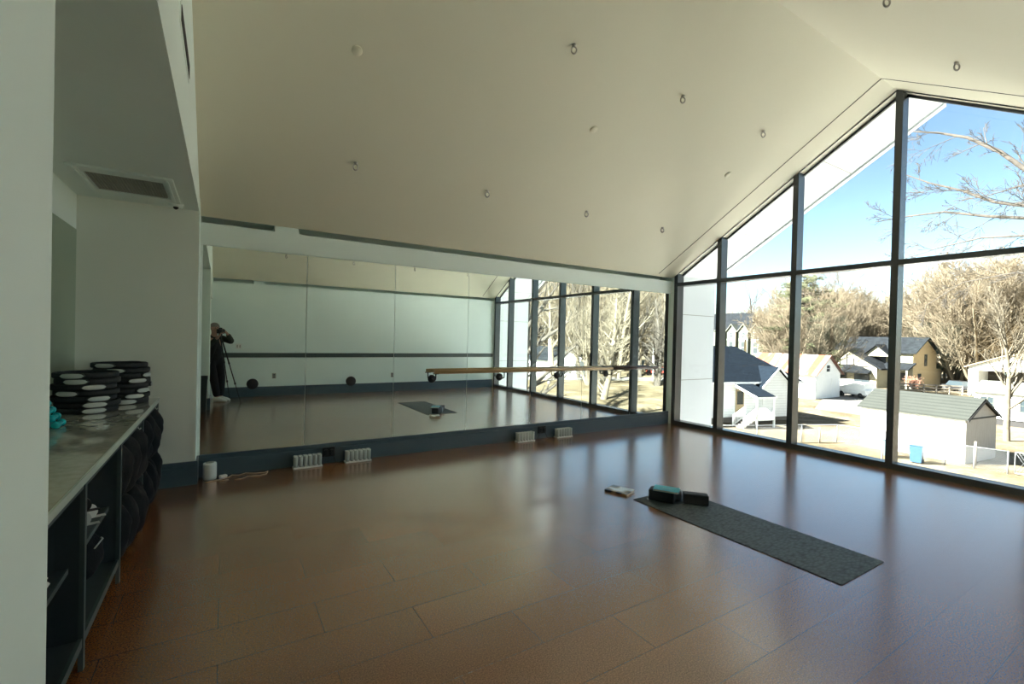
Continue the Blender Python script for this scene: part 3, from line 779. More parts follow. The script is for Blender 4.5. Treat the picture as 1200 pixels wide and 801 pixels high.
# ------------------------------------------------------------------ photographer, tripod and camera (reflected in the mirror)
d = Vector((.53, .848, 0)); rt = Vector((.848, -.53, 0))
cam3 = empty('photo_camera', (0, 0, 1.5), 0, 'black digital camera with lens on the tripod', 'camera')
ang = math.atan2(d.y, d.x)
mb = MB().box(-.125, -.065, -.07, .07, -.055, .04, bev=.012); mb.box(-.12, -.07, -.03, .03, .04, .068, bev=.01); mb.box(-.13, -.05, -.075, -.045, -.055, .035, bev=.012)
b_ = mb.build('camera_body', M['black'], cam3); b_.rotation_euler.z = ang
l_ = MB().lathe([(.036, -.066), (.038, -.04), (.041, -.015), (.041, -.006), (.034, -.006), (.03, -.02)], 24, axis='x').build('lens', M['black'], cam3); l_.rotation_euler.z = ang
tri = empty('tripod', (0, 0, 0), 0, 'black three-legged tripod standing in front of the photographer', 'tripod')
top = Vector((-.05, -.08, 1.33))
MB().tube([top, top+Vector((0, 0, .075))], .022, 12).build('centre_column', M['black'], tri)
mb = MB().box(-.035, .035, -.03, .03, 1.405, 1.445, bev=.006); o = mb.build('head', M['black'], tri); o.location = (-.05, -.08, 0)
MB().tube([(-.05, -.10, 1.41), (-.1, -.24, 1.33)], .008, 8).build('pan_handle', M['black'], tri)
for fx, fy in ((.33, .17), (.14, -.60), (-.47, .12)):
    p0 = top+Vector((fx, fy, 0)).normalized()*.03; p3 = Vector((fx, fy, .012)); p1 = p0.lerp(p3, .38); p2 = p0.lerp(p3, .70)
    mb = MB().tube([p0, p1], .014, 10).tube([p1, p2], .011, 10).tube([p2, p3], .008, 10)
    lg = mb.build('leg', M['black'], tri)
    for p in (p1, p2): MB().tube([p+(p0-p3).normalized()*.02, p-(p0-p3).normalized()*.02], .018, 10).build('clamp', M['black'], lg)
    MB().ball(p3, .013, 8, 6).build('rubber_foot', M['black'], lg)

def skin_obj(name, verts, edges, mat, parent, sub=2):
    me = bpy.data.meshes.new(name); me.from_pydata([v[:3] for v in verts], edges, []); me.materials.append(mat)
    o = bpy.data.objects.new(name, me); C.objects.link(o); o.parent = parent
    md = o.modifiers.new('skin', 'SKIN'); md.use_smooth_shade = True
    sv = me.skin_vertices[0].data if me.skin_vertices else None
    if sv is None:
        import bmesh
        bm = bmesh.new(); bm.from_mesh(me); bm.verts.layers.skin.verify(); bm.to_mesh(me); bm.free(); sv = me.skin_vertices[0].data
    for i, v in enumerate(verts):
        r = v[3]; sv[i].radius = (r, r) if not hasattr(r, '__len__') else r
        sv[i].use_root = (i == 0)
    s = o.modifiers.new('sub', 'SUBSURF'); s.levels = sub; s.render_levels = sub
    return o
person = empty('person', (0, 0, 0), 0, 'person in dark jacket and white trainers bending to the camera, seen in the mirror', 'person')
P = lambda x, y, z, r: (x, y, z, r)
pel = (-.17, -.40, .93); chest = (-.18, -.40, 1.22); neck = (-.17, -.36, 1.40)
shR = (-.03, -.47, 1.35); shL = (-.32, -.29, 1.35); elR = (.17, -.36, 1.26); haR = (.06, -.13, 1.47); elL = (-.27, -.12, 1.16); haL = (-.09, -.06, 1.37)
kR = (-.02, -.40, .50); kL = (-.16, -.27, .50); aR = (-.03, -.40, .10); aL = (-.09, -.24, .10)
head = (-.145, -.255, 1.55)
vs = [P(*pel, .12), P(*chest, .13), P(*neck, .055), P(neck[0]+.015, neck[1]+.05, 1.47, .062), P(*head, .088), P(head[0], head[1], 1.615, .07),
      P(*shR, .06), P(*elR, .042), P(*haR, .026), P(*shL, .06), P(*elL, .042), P(*haL, .026),
      P(-.08, -.44, .88, .09), P(*kR, .06), P(*aR, .042), P(-.24, -.34, .88, .09), P(*kL, .06), P(*aL, .042),
      P(aR[0]+.02, aR[1]+.01, .075, .03), P(aL[0]+.02, aL[1]+.01, .075, .03),
      P(head[0]+.053*1.0, head[1]+.085, 1.535, .014), P(head[0]+.07, head[1]-.045, 1.545, .014), P(head[0]-.07, head[1]+.045, 1.545, .014)]
es = [(0, 1), (1, 2), (2, 3), (3, 4), (4, 5), (1, 6), (6, 7), (7, 8), (1, 9), (9, 10), (10, 11), (0, 12), (12, 13), (13, 14), (0, 15), (15, 16), (16, 17), (14, 18), (17, 19), (4, 20), (4, 21), (4, 22)]
def fingers(wi, base, fwd, side, curl):
    """palm and five fingers rooted at wrist vertex wi"""
    base = Vector(base); fwd = Vector(fwd).normalized(); side = Vector(side).normalized(); curl = Vector(curl).normalized()
    palm = base+fwd*.05; pi = len(vs); vs.append(P(*palm, .022)); es.append((wi, pi))
    for k, (o_, L) in enumerate(((-.024, .055), (-.008, .066), (.009, .062), (.025, .048))):
        a = palm+fwd*.035+side*o_; b = a+fwd*L*.5+curl*.012; c = b+fwd*L*.25+curl*.03
        i = len(vs); vs.extend([P(*a, .009), P(*b, .0085), P(*c, .0075)]); es.extend([(pi, i), (i, i+1), (i+1, i+2)])
    a = base+fwd*.03-side*.03; b = a+fwd*.025-side*.022+curl*.01; c = b+fwd*.025
    i = len(vs); vs.extend([P(*a, .011), P(*b, .0095), P(*c, .008)]); es.extend([(wi, i), (i, i+1), (i+1, i+2)])
fingers(8, haR, (-.35, .05, .1), (0, 0, -1), (-.3, .8, 0)); fingers(11, haL, (.45, .15, .7), (-.3, .9, 0), (.6, .3, -.2))
skin_obj('body', vs, es, M['skin'], person)
skin_obj('jacket', [P(pel[0], pel[1], .80, .175), P(pel[0], pel[1], 1.02, .17), P(*chest, .155), P(-.172, -.37, 1.36, .085), P(-.165, -.35, 1.42, .068)], [(0, 1), (1, 2), (2, 3), (3, 4)], M['jacket'], person)
for q, (s_, e_, h_) in enumerate(((shR, elR, haR), (shL, elL, haL))):
    w_ = Vector(e_).lerp(Vector(h_), .85)
    s0 = Vector(chest).lerp(Vector(s_), .5); s0.z = 1.33
    skin_obj('sleeve', [P(*s0, .075), P(*s_, .078), P(*Vector(s_).lerp(Vector(e_), .5), .066), P(*e_, .062), P(*w_, .045)], [(0, 1), (1, 2), (2, 3), (3, 4)], M['sleeve'], person)
skin_obj('trousers', [P(pel[0], pel[1], .90, .145), P(-.08, -.44, .84, .105), P(*kR, .082), P(aR[0], aR[1], .09, .07), P(-.23, -.34, .84, .105), P(*kL, .082), P(aL[0], aL[1], .09, .07), P(pel[0], pel[1], 1.0, .135)],
         [(0, 1), (1, 2), (2, 3), (0, 4), (4, 5), (5, 6), (0, 7)], M['trouser'], person)
for a_ in (aR, aL):
    sh = MB(); fd = Vector((.88, .47, 0)); sd_ = Vector((-.47, .88, 0)); o0 = Vector((a_[0], a_[1], 0))-fd*.07
    prof = [(0, .03, .08), (.02, .042, .115), (.07, .046, .125), (.12, .044, .098), (.18, .052, .078), (.23, .05, .06), (.265, .03, .04)]
    vv = []; nn = 12
    for L_, w_, h_ in prof:
        for k in range(nn):
            t = 2*PI*k/nn; c_ = o0+fd*L_+sd_*(w_*math.cos(t)); vv.append((c_.x, c_.y, h_/2+h_/2*math.sin(t)*.98+.001))
    ff = [(i*nn+k, i*nn+(k+1) % nn, (i+1)*nn+(k+1) % nn, (i+1)*nn+k) for i in range(len(prof)-1) for k in range(nn)]+[tuple(range(nn))[::-1], tuple((len(prof)-1)*nn+k for k in range(nn))]
    sh.add(vv, ff, 0, True); so = sh.build('shoe', M['shoe'], person)
mb = MB()
for i in range(7):
    for k in range(16):
        pass
mb.ball((head[0]-.012, head[1]-.02, 1.585), .092, 16, 10, sc=(1, 1, .95)); mb.build('hair', M['hair'], person)
mb = MB(); hc = Vector((head[0], head[1], 1.565))+d*.085
for s in (-1, 1): mb.torus(hc+rt*.033*s, .022, .003, 16, 6, rot=Matrix.Rotation(ang, 3, 'Z') @ Matrix.Rotation(PI/2, 3, 'Y'))
mb.tube([hc-rt*.012, hc+rt*.012], .002, 5); mb.build('glasses', M['black'], person)

# ------------------------------------------------------------------ outdoors: ground and street
struct('ground', bx(-60, 420, -260, 260, GZ-.4, GZ), M['ground'])
mb = MB(); mb.prism([(20, -66, GZ), (20, -59, GZ), (150, -3, GZ), (150, -10, GZ)], (0, 0, .02)); struct('road', mb, M['conc'])
mb = MB(); mb.prism([(52, 15, GZ), (52, 24, GZ), (86, 37, GZ), (86, 26, GZ)], (0, 0, .02)); struct('driveway', mb, M['conc'])

struct('bounce_apron', bx(7.1, 23, -22, 17, GZ-.01, GZ+.02), M['bounce'])  # added paving, unseen below the windows, bounces daylight onto the ceiling
class Frame:
    """local frame for a building: origin + rotation about z"""
def building(name, x, y, rz, label, cat='building'): return empty(name, (x, y, GZ), rz, label, cat)
def gable_roof(mb, x0, x1, y0, y1, ze, zr, axis, ov=.25, t=.12, m=0):
    """two slabs; axis = direction of the ridge; gable roof with overhang"""
    if axis == 'y':
        xm = (x0+x1)/2; k = (zr-ze)/(xm-x0)
        for s in (-1, 1):
            xe = x0-ov if s < 0 else x1+ov; zz = ze-k*ov
            mb.prism([(xe, y0-ov, zz), (xm, y0-ov, zr), (xm, y0-ov, zr+t), (xe, y0-ov, zz+t)], (0, y1-y0+2*ov, 0), m)
    else:
        ym = (y0+y1)/2; k = (zr-ze)/(ym-y0)
        for s in (-1, 1):
            ye = y0-ov if s < 0 else y1+ov; zz = ze-k*ov
            mb.prism([(x0-ov, ye, zz), (x0-ov, ym, zr), (x0-ov, ym, zr+t), (x0-ov, ye, zz+t)], (x1-x0+2*ov, 0, 0), m)
def gable_body(mb, x0, x1, y0, y1, z0, ze, zr, axis, m=0):
    if axis == 'y': mb.prism([(x0, y0, z0), (x1, y0, z0), (x1, y0, ze), ((x0+x1)/2, y0, zr), (x0, y0, ze)], (0, y1-y0, 0), m)
    else: mb.prism([(x0, y0, z0), (x0, y1, z0), (x0, y1, ze), (x0, (y0+y1)/2, zr), (x0, y0, ze)], (x1-x0, 0, 0), m)
def win_x(par, x, y0, y1, z0, z1, frame='white', n=1, out=-1):
    """window in a wall facing -x at x"""
    mb = MB(); e = .06; xa, xb = (x-.06, x+.02)
    mb.box(xa, xb, y0-e, y0, z0-e, z1+e); mb.box(xa, xb, y1, y1+e, z0-e, z1+e); mb.box(xa, xb, y0, y1, z0-e, z0); mb.box(xa, xb, y0, y1, z1, z1+e); mb.box(xa+.02, xb, y0, y1, (z0+z1)/2-.02, (z0+z1)/2+.02)
    for k in range(1, n): yy = y0+(y1-y0)*k/n; mb.box(xa, xb, yy-.04, yy+.04, z0, z1)
    f = mb.build('window', M[frame], par); bx(x-.025, x+.01, y0, y1, z0, z1).build('pane', M['glassd'], f)
def win_y(par, y, x0, x1, z0, z1, frame='white'):
    mb = MB(); e = .06; ya, yb = (y-.06, y+.02)
    mb.box(x0-e, x0, ya, yb, z0-e, z1+e); mb.box(x1, x1+e, ya, yb, z0-e, z1+e); mb.box(x0, x1, ya, yb, z0-e, z0); mb.box(x0, x1, ya, yb, z1, z1+e); mb.box(x0, x1, ya+.02, yb, (z0+z1)/2-.02, (z0+z1)/2+.02)
    f = mb.build('window', M[frame], par); bx(x0, x1, y-.025, y+.01, z0, z1).build('pane', M['glassd'], f)

# --- white storage garage
g = building('garage', 36.0, 8.7, -.10, 'long white garage with a shallow grey shingle roof behind the chain-link fence')
mb = MB(); gable_body(mb, 0, 4.0, 0, 5.3, 0, 2.55, 3.55, 'y'); mb.build('walls', M['garagew'], g)
mb = MB(); mb.prism([(.02, -.03, 0), (3.98, -.03, 0), (3.98, -.03, 2.55), (2.0, -.03, 3.52), (.02, -.03, 2.55)], (0, .03, 0)); mb.build('end_wall', M['shedend_shade'], g)  # gable end skin, its shaded look painted in grey
mb = MB(); gable_roof(mb, 0, 4.0, 0, 5.3, 2.6, 3.62, 'y', .18, .08); mb.build('roof', M['greysh'], g)
mb = MB()
for s in (-1, 1):
    xe, xm = (-.2 if s < 0 else 4.2), 2.0
    mb.prism([(xe, -.22, 2.40), (xm, -.22, 3.5), (xm, -.22, 3.6), (xe, -.22, 2.52)], (0, .04, 0))
mb.box(.0, 4.0, -.06, -.02, 2.50, 2.58); mb.build('bargeboard', M['darktrim'], g)
# --- wheeled bins
def wheelie(x, y, m, label, rz):
    v = empty('wheeled_bin', (x, y, GZ), rz, label, 'bin', None)
    mb = MB(); a, b = .24, .29; h = .98
    mb.add([(-a, -a, .06), (a, -a, .06), (a, a, .06), (-a, a, .06), (-b, -b, h), (b, -b, h), (b, b, h), (-b, b, h)], [(0, 3, 2, 1), (0, 1, 5, 4), (1, 2, 6, 5), (2, 3, 7, 6), (3, 0, 4, 7), (4, 5, 6, 7)]); mb.build('bin_body', M[m], v)
    MB().box(-b-.03, b+.05, -b-.02, b+.02, h, h+.07, bev=.03).build('lid', M[m], v)
    for s in (-1, 1): MB().lathe([(.0001, -.03), (.11, -.03), (.11, .03), (.0001, .03)], 14, (a, s*a, .11), axis='y').build('wheel', M['tyre'], v)
    bx(b+.03, b+.06, -b+.05, b-.05, h-.1, h+.0).build('handle', M[m], v)
wheelie(33.75, 10.15, 'bluebin', 'blue wheeled bin standing in front of the white garage wall', .1)
wheelie(34.0, 11.5, 'greybin', 'grey wheeled bin half hidden behind the window mullion', .05)
# --- chain-link fence
fence = empty('chain_link_fence', (0, 0, 0), 0, 'low galvanised chain-link fence crossing the yard in front of the garage', 'fence')
FP = [(26.5, 19.0), (30.0, 17.3), (33.2, 16.1), (35.6, 15.0), (35.7, 13.2), (35.3, 11.8), (34.8, 10.3), (34.75, 9.2), (35.2, 8.1), (35.4, 6.85)]
for p in FP: MB().tube([(p[0], p[1], GZ-.02), (p[0], p[1], GZ+1.22)], .03, 8).build('post', M['galv'], fence)
mb = MB().tube([(x, y, GZ+1.2) for x, y in FP], .022, 6); mb.build('top_rail', M['galv'], fence)
mb = MB()
for (xa, ya), (xb, yb) in zip(FP[:-1], FP[1:]):
    L = math.hypot(xb-xa, yb-ya); n = int(L/.12)
    for k in range(-10, n):
        for s in (1, -1):
            u0, u1 = k*.12, k*.12+1.15; z0, z1 = (.03, 1.18) if s > 0 else (1.18, .03)
            if u0 < 0: z0 += (z1-z0)*(-u0/1.15); u0 = 0
            if u1 > L: z1 = z0+(z1-z0)*((L-u0)/(u1-u0)); u1 = L
            if u1 <= u0: continue
            A = (xa+(xb-xa)*u0/L, ya+(yb-ya)*u0/L, GZ+z0); Bp = (xa+(xb-xa)*u1/L, ya+(yb-ya)*u1/L, GZ+z1)
            mb.tube([A, Bp], .004, 3, cap=False)
mb.build('wire_mesh', M['galv'], fence, fix=False)
for i, (x, y, h, r, m, t) in enumerate(((36.2, 8.29, 1.35, .07, 'palepost', 'pale wooden post standing against the gable end of the white garage'), (34.1, 15.4, 1.05, .06, 'palepost', 'short pale post standing alone in front of the fence'),
                        (31.2, 10.9, 1.0, .05, 'palepost', 'white stake before the fence by the blue bin'))):
    tag(MB().tube([(0, 0, -.02), (0.01, 0, h*.6), (0, 0, h)], [r, r*.9, r*.8], 10).build('wooden_post', M[m], None, (x, y, GZ)), t, 'post')
gt = empty('fence_gate', (35.45, 6.6, GZ), 0, 'galvanised gate at the end of the chain-link fence', 'gate')
MB().tube([(0, 0, .1), (0, 0, 1.2), (.4, -1.4, 1.2), (.4, -1.4, .1), (0, 0, .1)], .025, 6).build('gate_frame', M['galv'], gt)
mb = MB()
for k in range(12): mb.tube([(.4*k/12, -1.4*k/12, .1), (.4*min(12, k+5)/12, -1.4*min(12, k+5)/12, 1.2)], .005, 3); mb.tube([(.4*k/12, -1.4*k/12, 1.2), (.4*min(12, k+5)/12, -1.4*min(12, k+5)/12, .1)], .005, 3)
mb.build('wire_mesh', M['galv'], gt)

# --- white cottage with dark hip roof, gable wing and porch
# local frame: +x along the front wall (towards the right), +y away from the viewer; origin at the right front corner
rz = -math.atan2(.22, .975); ct_ = building('cottage', 43.3, 20.9, rz, 'white clapboard cottage with a dark blue hip roof and small entrance porch')
mb = MB(); mb.box(-17, -.3, .3, 7.6, .45, 3.4); mb.build('walls', M['siding'], ct_)
mb = MB(); mb.box(-17, -.35, .35, 7.5, 0, .45); mb.build('foundation', M['conc'], ct_)
mb = MB(); e0, pk = 3.38, 6.3
mb.add([(-17.3, 0, e0), (0, 0, e0), (0, 7.9, e0), (-17.3, 7.9, e0), (-13.4, 3.95, pk), (-3.95, 3.95, pk), (-17.3, 0, e0-.12), (0, 0, e0-.12), (0, 7.9, e0-.12), (-17.3, 7.9, e0-.12)],
       [(0, 1, 5, 4), (1, 2, 5), (2, 3, 4, 5), (3, 0, 4), (0, 6, 7, 1), (1, 7, 8, 2), (2, 8, 9, 3), (3, 9, 6, 0), (6, 9, 8, 7)]); mb.build('roof', M['roofslate'], ct_)
mb = MB(); mb.box(-17.3, 0.0, -.03, .0, e0-.16, e0-.0); mb.build('eaves_board', M['white'], ct_)
# wing gable, 3.1 m wide
gw = MB(); gw.prism([(-4.95, -.25, .45), (-1.95, -.25, .45), (-1.95, -.25, 3.2), (-3.45, -.25, 4.5), (-4.95, -.25, 3.2)], (0, 1.2, 0)); w_ = gw.build('gable_wing', M['siding'], ct_)
mb = MB()
for s in (-1, 1):
    xe = -3.45+s*1.85
    mb.prism([(xe, -.5, 2.90), (-3.45, -.5, 4.53), (-3.45, -.5, 4.66), (xe, -.5, 3.02)], (0, 4.2, 0), 0)
    mb.prism([(xe, -.56, 2.88), (-3.45, -.56, 4.50), (-3.45, -.56, 4.68), (xe, -.56, 3.04)], (0, .06, 0), 1)
mb.build('wing_roof', [M['roofslate'], M['white']], w_)
# porch: awning, posts, deck, rails, steps
x0, x1, dd = -7.75, -5.85, 2.27
pa = MB(); pa.prism([(x0, -dd, 2.42), (x1, -dd, 2.42), (x1, .3, 3.28), (x0, .3, 3.28)], (0, 0, .05), 0); pa.prism([(x0, -dd, 2.30), (x1+.2, -dd, 2.30), (x1+.2, -dd, 2.44), (x0, -dd, 2.44)], (0, .08, 0), 1)
pa.prism([(x0-.05, -dd, 2.28), (x0-.05, -dd, 2.46), (x0-.05, .3, 3.32), (x0-.05, .3, 3.14)], (.07, 0, 0), 1); porch = pa.build('porch_roof', [M['roofslate'], M['white']], ct_)
for px in (x0+.1, x1-.05): bx(px-.06, px+.06, -dd+.02, -dd+.14, .0, 2.35).build('porch_post', M['white'], ct_)
dk = bx(x0, x1, -dd, .3, .58, .68).build('porch_deck', M['garagew'], ct_)
def rail_run(a, b, h=.85):
    mb = MB(); a, b = Vector(a), Vector(b); n = max(3, int((b-a).length/.13))
    up = Vector((0, 0, h)); mb.tube([a+up, b+up], .035, 6); mb.tube([a+Vector((0, 0, .1)), b+Vector((0, 0, .1))], .025, 6)
    for k in range(n+1):
        p = a.lerp(b, k/n); mb.tube([p, p+up], .022 if 0 < k < n else .05, 5)
    return mb
rail_run((x0+.1, -dd+.08, .68), (x1-.05, -dd+.08, .68)).build('porch_railing', M['white'], ct_)
rail_run((x0, -dd+.08, .68), (x0-1.2, -dd+.08, .0)).build('porch_railing', M['white'], ct_)
rail_run((x0, -1.1, .68), (x0-1.2, -1.1, .0)).build('porch_railing', M['white'], ct_)
mb = MB()
for k in range(4): mb.box(x0-.3*(k+1), x0-.3*k, -dd+.15, -1.15, 0, .54-.15*k)
mb.build('steps', M['conc'], ct_)
mb = MB(); mb.box(-7.35, -6.5, .22, .30, .68, 2.75); dr = mb.build('door', M['tan'], ct_); bx(-7.25, -6.6, .20, .23, 1.5, 2.6).build('pane', M['glassd'], dr)
MB().tube([(-9.6, 4, 4.6), (-9.6, 4, 6.9)], .12, 8).build('vent_pipe', M['darktrim'], ct_)
# --- barn with rusty roof
bn = building('barn', 61.0, 28.2, 0, 'white barn with a rust-streaked metal roof behind the cottage')
mb = MB(); gable_body(mb, 0, 6.3, 0, 8.5, 0, 3.05, 5.2, 'y'); mb.build('walls', M['garagew'], bn)
mb = MB(); gable_roof(mb, 0, 6.3, 0, 8.5, 3.1, 5.28, 'y', .35, .07); mb.build('roof', M['rust'], bn)
win_y(bn, 0, 2.6, 3.5, 3.3, 4.1); mb = MB(); mb.box(4.0, 5.6, -.05, .02, 0, 2.4); mb.build('side_door', M['garagew'], bn)
# --- tan house
hs = building('house', 92.5, 28.6, .0, 'large cream and tan two-storey house with a charcoal gable roof and porch')
mb = MB(); gable_body(mb, 0, 10, 0, 11, 0, 5.7, 8.0, 'y'); mb.box(10, 12.2, .0, 6, 0, 3.0, 0); mb.build('walls', [M['tan']], hs)
bx(-.06, 0.02, 0.03, 10.97, 0, 5.68).build('front_wall', M['creamwall'], hs)
mb = MB(); gable_roof(mb, 0, 10, 0, 11, 5.75, 8.1, 'y', .5, .15); mb.prism([(10, -.3, 3.9), (12.8, -.3, 2.8), (12.8, -.3, 2.95), (10, -.3, 4.05)], (0, 6.6, 0)); mb.build('roof', M['roofdark'], hs)
mb = MB(); mb.prism([(-4.4, 3.2, 0), (-4.4, 9.8, 0), (-4.4, 9.8, 3.9), (-4.4, 7.4, 5.9), (-4.4, 3.2, 3.2)], (4.5, 0, 0)); pj = mb.build('front_gable', M['creamwall'], hs)
mb = MB(); mb.prism([(-4.9, 7.4, 6.0), (-4.9, 2.4, 2.85), (-4.9, 2.4, 3.1), (-4.9, 7.4, 6.25)], (5.2, 0, 0)); mb.prism([(-4.9, 7.4, 6.0), (-4.9, 10.4, 3.5), (-4.9, 10.4, 3.75), (-4.9, 7.4, 6.25)], (5.2, 0, 0)); mb.build('gable_roof', M['roofdark'], pj)
mb = MB()
for y, z in ((6.4, 4.6), (7.4, 5.2), (8.4, 4.6)): mb.box(-4.46, -4.38, y-.07, y+.07, 3.3, z)
mb.box(-4.46, -4.38, 4.2, 9.6, 3.2, 3.35); mb.build('timber_strips', M['darktrim'], pj)
mb = MB(); n = 10; pr = [(-5.6, 3.9+6.2*k/n, 2.3+.85*math.sin(PI*k/n)) for k in range(n+1)]
for k in range(n): mb.add([pr[k], pr[k+1], (-4.4, pr[k+1][1], pr[k+1][2]+.4), (-4.4, pr[k][1], pr[k][2]+.4), (pr[k][0], pr[k][1], 2.2), (pr[k+1][0], pr[k+1][1], 2.2), (-4.4, pr[k+1][1], 2.2), (-4.4, pr[k][1], 2.2)], [(0, 1, 2, 3), (4, 7, 6, 5), (0, 4, 5, 1)])
mb.build('bow_canopy', M['roofdark'], hs)
win_x(hs, -4.4, 4.2, 6.2, .3, 2.0, 'darktrim', 2); win_x(hs, -4.4, 7.4, 9.4, 1.2, 2.1, 'darktrim', 2)
mb = MB(); mb.prism([(-3.0, -.4, 3.0), (0, -.4, 3.9), (0, -.4, 4.1), (-3.0, -.4, 3.15)], (0, 3.8, 0)); mb.build('porch_roof', M['roofdark'], hs)
for y in (-.2, 1.5): bx(-2.9, -2.7, y, y+.2, 0, 3.0).build('porch_post', M['creamwall'], hs)
mb = MB(); mb.prism([(-1.4, 2.6, 5.0), (-1.4, 6.2, 5.0), (-1.4, 4.4, 6.7)], (3.4, 0, 0)); dm = mb.build('dormer', M['creamwall'], hs)
mb = MB()
for s in (-1, 1): mb.prism([(-1.8, 4.4, 6.75), (-1.8, 4.4+s*2.3, 4.65), (-1.8, 4.4+s*2.3, 4.85), (-1.8, 4.4, 6.95)], (4.2, 0, 0))
mb.build('dormer_roof', M['roofdark'], dm)
win_x(hs, -.06, 1.0, 1.9, 1.3, 2.4, 'darktrim'); win_x(hs, -.06, 3.6, 5.2, 3.9, 5.1, 'darktrim', 2); win_y(hs, 0, 4.6, 5.6, 3.6, 5.4, 'darktrim'); win_y(hs, 0, 2.0, 3.2, .9, 2.3, 'darktrim')
bx(-2.7, .0, -.0, .12, .6, .75).build('porch_rail', M['white'], hs)
# --- board fence beside the tan house
bf = empty('board_fence', (0, 0, 0), 0, 'white three-board fence in front of the road behind the tan house', 'fence')
a, b = Vector((84.0, 27.5, GZ)), Vector((88.5, 21.8, GZ)); n = 5
for k in range(n+1): p = a.lerp(b, k/n); bx(p.x-.08, p.x+.08, p.y-.08, p.y+.08, GZ, GZ+1.3).build('post', M['palepost'], bf)
for z in (.35, .75, 1.15): mb = MB(); mb.prism([a+Vector((-.1, 0, z)), a+Vector((-.1, 0, z+.17)), b+Vector((-.1, 0, z+.17)), b+Vector((-.1, 0, z))], (.05, .02, 0)); mb.build('board', M['palepost'], bf)
# --- big garage on the right
gg = building('garage', 89.6, 13.2, 0, 'large cream garage with a wide dark opening behind the white bungalow')
mb = MB(); z0 = 0
mb.prism([(0, 0, 3.6), (0, 8.3, 3.6), (0, 8.3, 4.0), (0, 4.3, 5.75), (0, 0, 4.1)], (10, 0, 0)); mb.box(0, 10, 7.3, 8.3, 0, 3.6); mb.box(0, 10, 0, 1.4, 0, 3.6); mb.box(9.6, 10, 1.4, 7.3, 0, 3.6); mb.build('walls', M['garagew'], gg)
bx(4.5, 4.6, 1.4, 7.3, 0, 3.55).build('inner_wall', M['barkd'], gg)
mb = MB(); gable_roof(mb, 0, 10, 0, 8.3, 4.1, 5.85, 'x', .4, .15); mb.build('roof', M['tan'], gg)
bx(.2, 4.3, 3.2, 5.2, .3, 1.7, bev=.3).build('parked_trailer', M['conc'], gg)
# --- white bungalow
wb = building('bungalow', 57.3, 3.4, 0, 'low white bungalow with teal-shuttered windows behind the young bare tree')
mb = MB(); gable_body(mb, 0, 6, 0, 9.9, .55, 2.75, 3.5, 'y'); mb.build('walls', M['siding'], wb)
bx(.1, 5.9, .1, 9.8, 0, .55).build('foundation', M['darktrim'], wb)
mb = MB(); gable_roof(mb, 0, 6, 0, 9.9, 2.8, 3.6, 'y', .25, .08); mb.build('roof', M['roofpale'], wb)
for y in (8.7, 6.3, 3.0): win_x(wb, 0, y, y+.75, 1.35, 2.35, 'grnwall', 2)
bx(-.9, 0, 4.6, 6.0, 0, .5).build('steps', M['conc'], wb)
# --- townhouses
th_ = building('townhouse', 105, 60.2, 0, 'grey-green row house with three steep gables rising behind the cottage roof')
mb = MB(); mb.box(.6, 12, 0, 13, 0, 9.6); mb.build('walls', M['grnwall'], th_)
for k in range(4):
    y = .2+3.05*k; mb = MB(); mb.prism([(0, y, 0), (0, y+2.3, 0), (0, y+2.3, 9.5), (0, y+1.15, 10.9), (0, y, 9.5)], (1.0, 0, 0)); gb = mb.build('gabled_bay', M['grnwall'], th_)
    mb = MB()
    for s in (-1, 1): mb.prism([(-.3, y+1.15, 11.0), (-.3, y+1.15+s*1.5, 9.2), (-.3, y+1.15+s*1.5, 9.45), (-.3, y+1.15, 11.25)], (5.2, 0, 0))
    mb.build('bay_roof', M['roofpale'], gb)
    win_x(gb, 0, y+.65, y+1.65, 7.9, 9.1); win_x(gb, 0, y+.6, y+1.7, 4.2, 7.0)
    bx(-.05, .02, y+.1, y+2.2, 7.2, 7.6).build('band', M['white'], gb)
mb = MB(); mb.prism([(.3, 2.6, 9.6), (12.3, 2.6, 9.6), (6.3, 5.6, 14.2)], (0, 12, 0)); mb.build('main_roof', M['roofdark'], th_)
# --- white van, distant car
def vehicle(name, x, y, rz, L, Wd, H, m, label, cat, boxy=False):
    v = empty(name, (x, y, GZ), rz, label, cat)
    mb = MB(); mb.box(-L/2, L/2, -Wd/2, Wd/2, .35, H*.58, bev=.12); mb.build('body', M[m], v)
    mb = MB(); c0, c1 = (-L*.42, L*.30) if boxy else (-L*.30, L*.18)
    mb.add([(c0-.3*(not boxy), -Wd*.46, H*.57), (c1+.5, -Wd*.46, H*.57), (c1+.5, Wd*.46, H*.57), (c0-.3*(not boxy), Wd*.46, H*.57), (c0, -Wd*.40, H), (c1, -Wd*.40, H), (c1, Wd*.40, H), (c0, Wd*.40, H)],
           [(0, 3, 2, 1), (0, 1, 5, 4), (1, 2, 6, 5), (2, 3, 7, 6), (3, 0, 4, 7), (4, 5, 6, 7)]); cb = mb.build('cabin', M[m if boxy else 'glassd'], v)
    mb = MB(); mb.box(c0+.1, c1-.05, -Wd*.41, Wd*.41, H-.03, H+.03, bev=.02); mb.build('cabin_roof', M[m], v)
    for sx in (-1, 1):
        for sy in (-1, 1): MB().lathe([(.0001, -.1), (.33, -.1), (.33, .1), (.0001, .1)], 16, (sx*L*.32, sy*(Wd/2-.06), .33), axis='y').build('wheel', M['tyre'], v)
vehicle('van', 69.6, 27.2, 1.2, 4.2, 1.9, 1.9, 'garagew', 'white van parked between the barn and the tan house', 'van', True)
vehicle('car', 95.5, 24.0, 1.0, 4.3, 1.8, 1.6, 'black', 'dark car parked on the road beyond the board fence', 'car')
vehicle('car', 72.5, -50.5, .4, 4.4, 1.8, 1.5, 'carred', 'red car on the far drive, seen in the mirror beside the brick house', 'car')
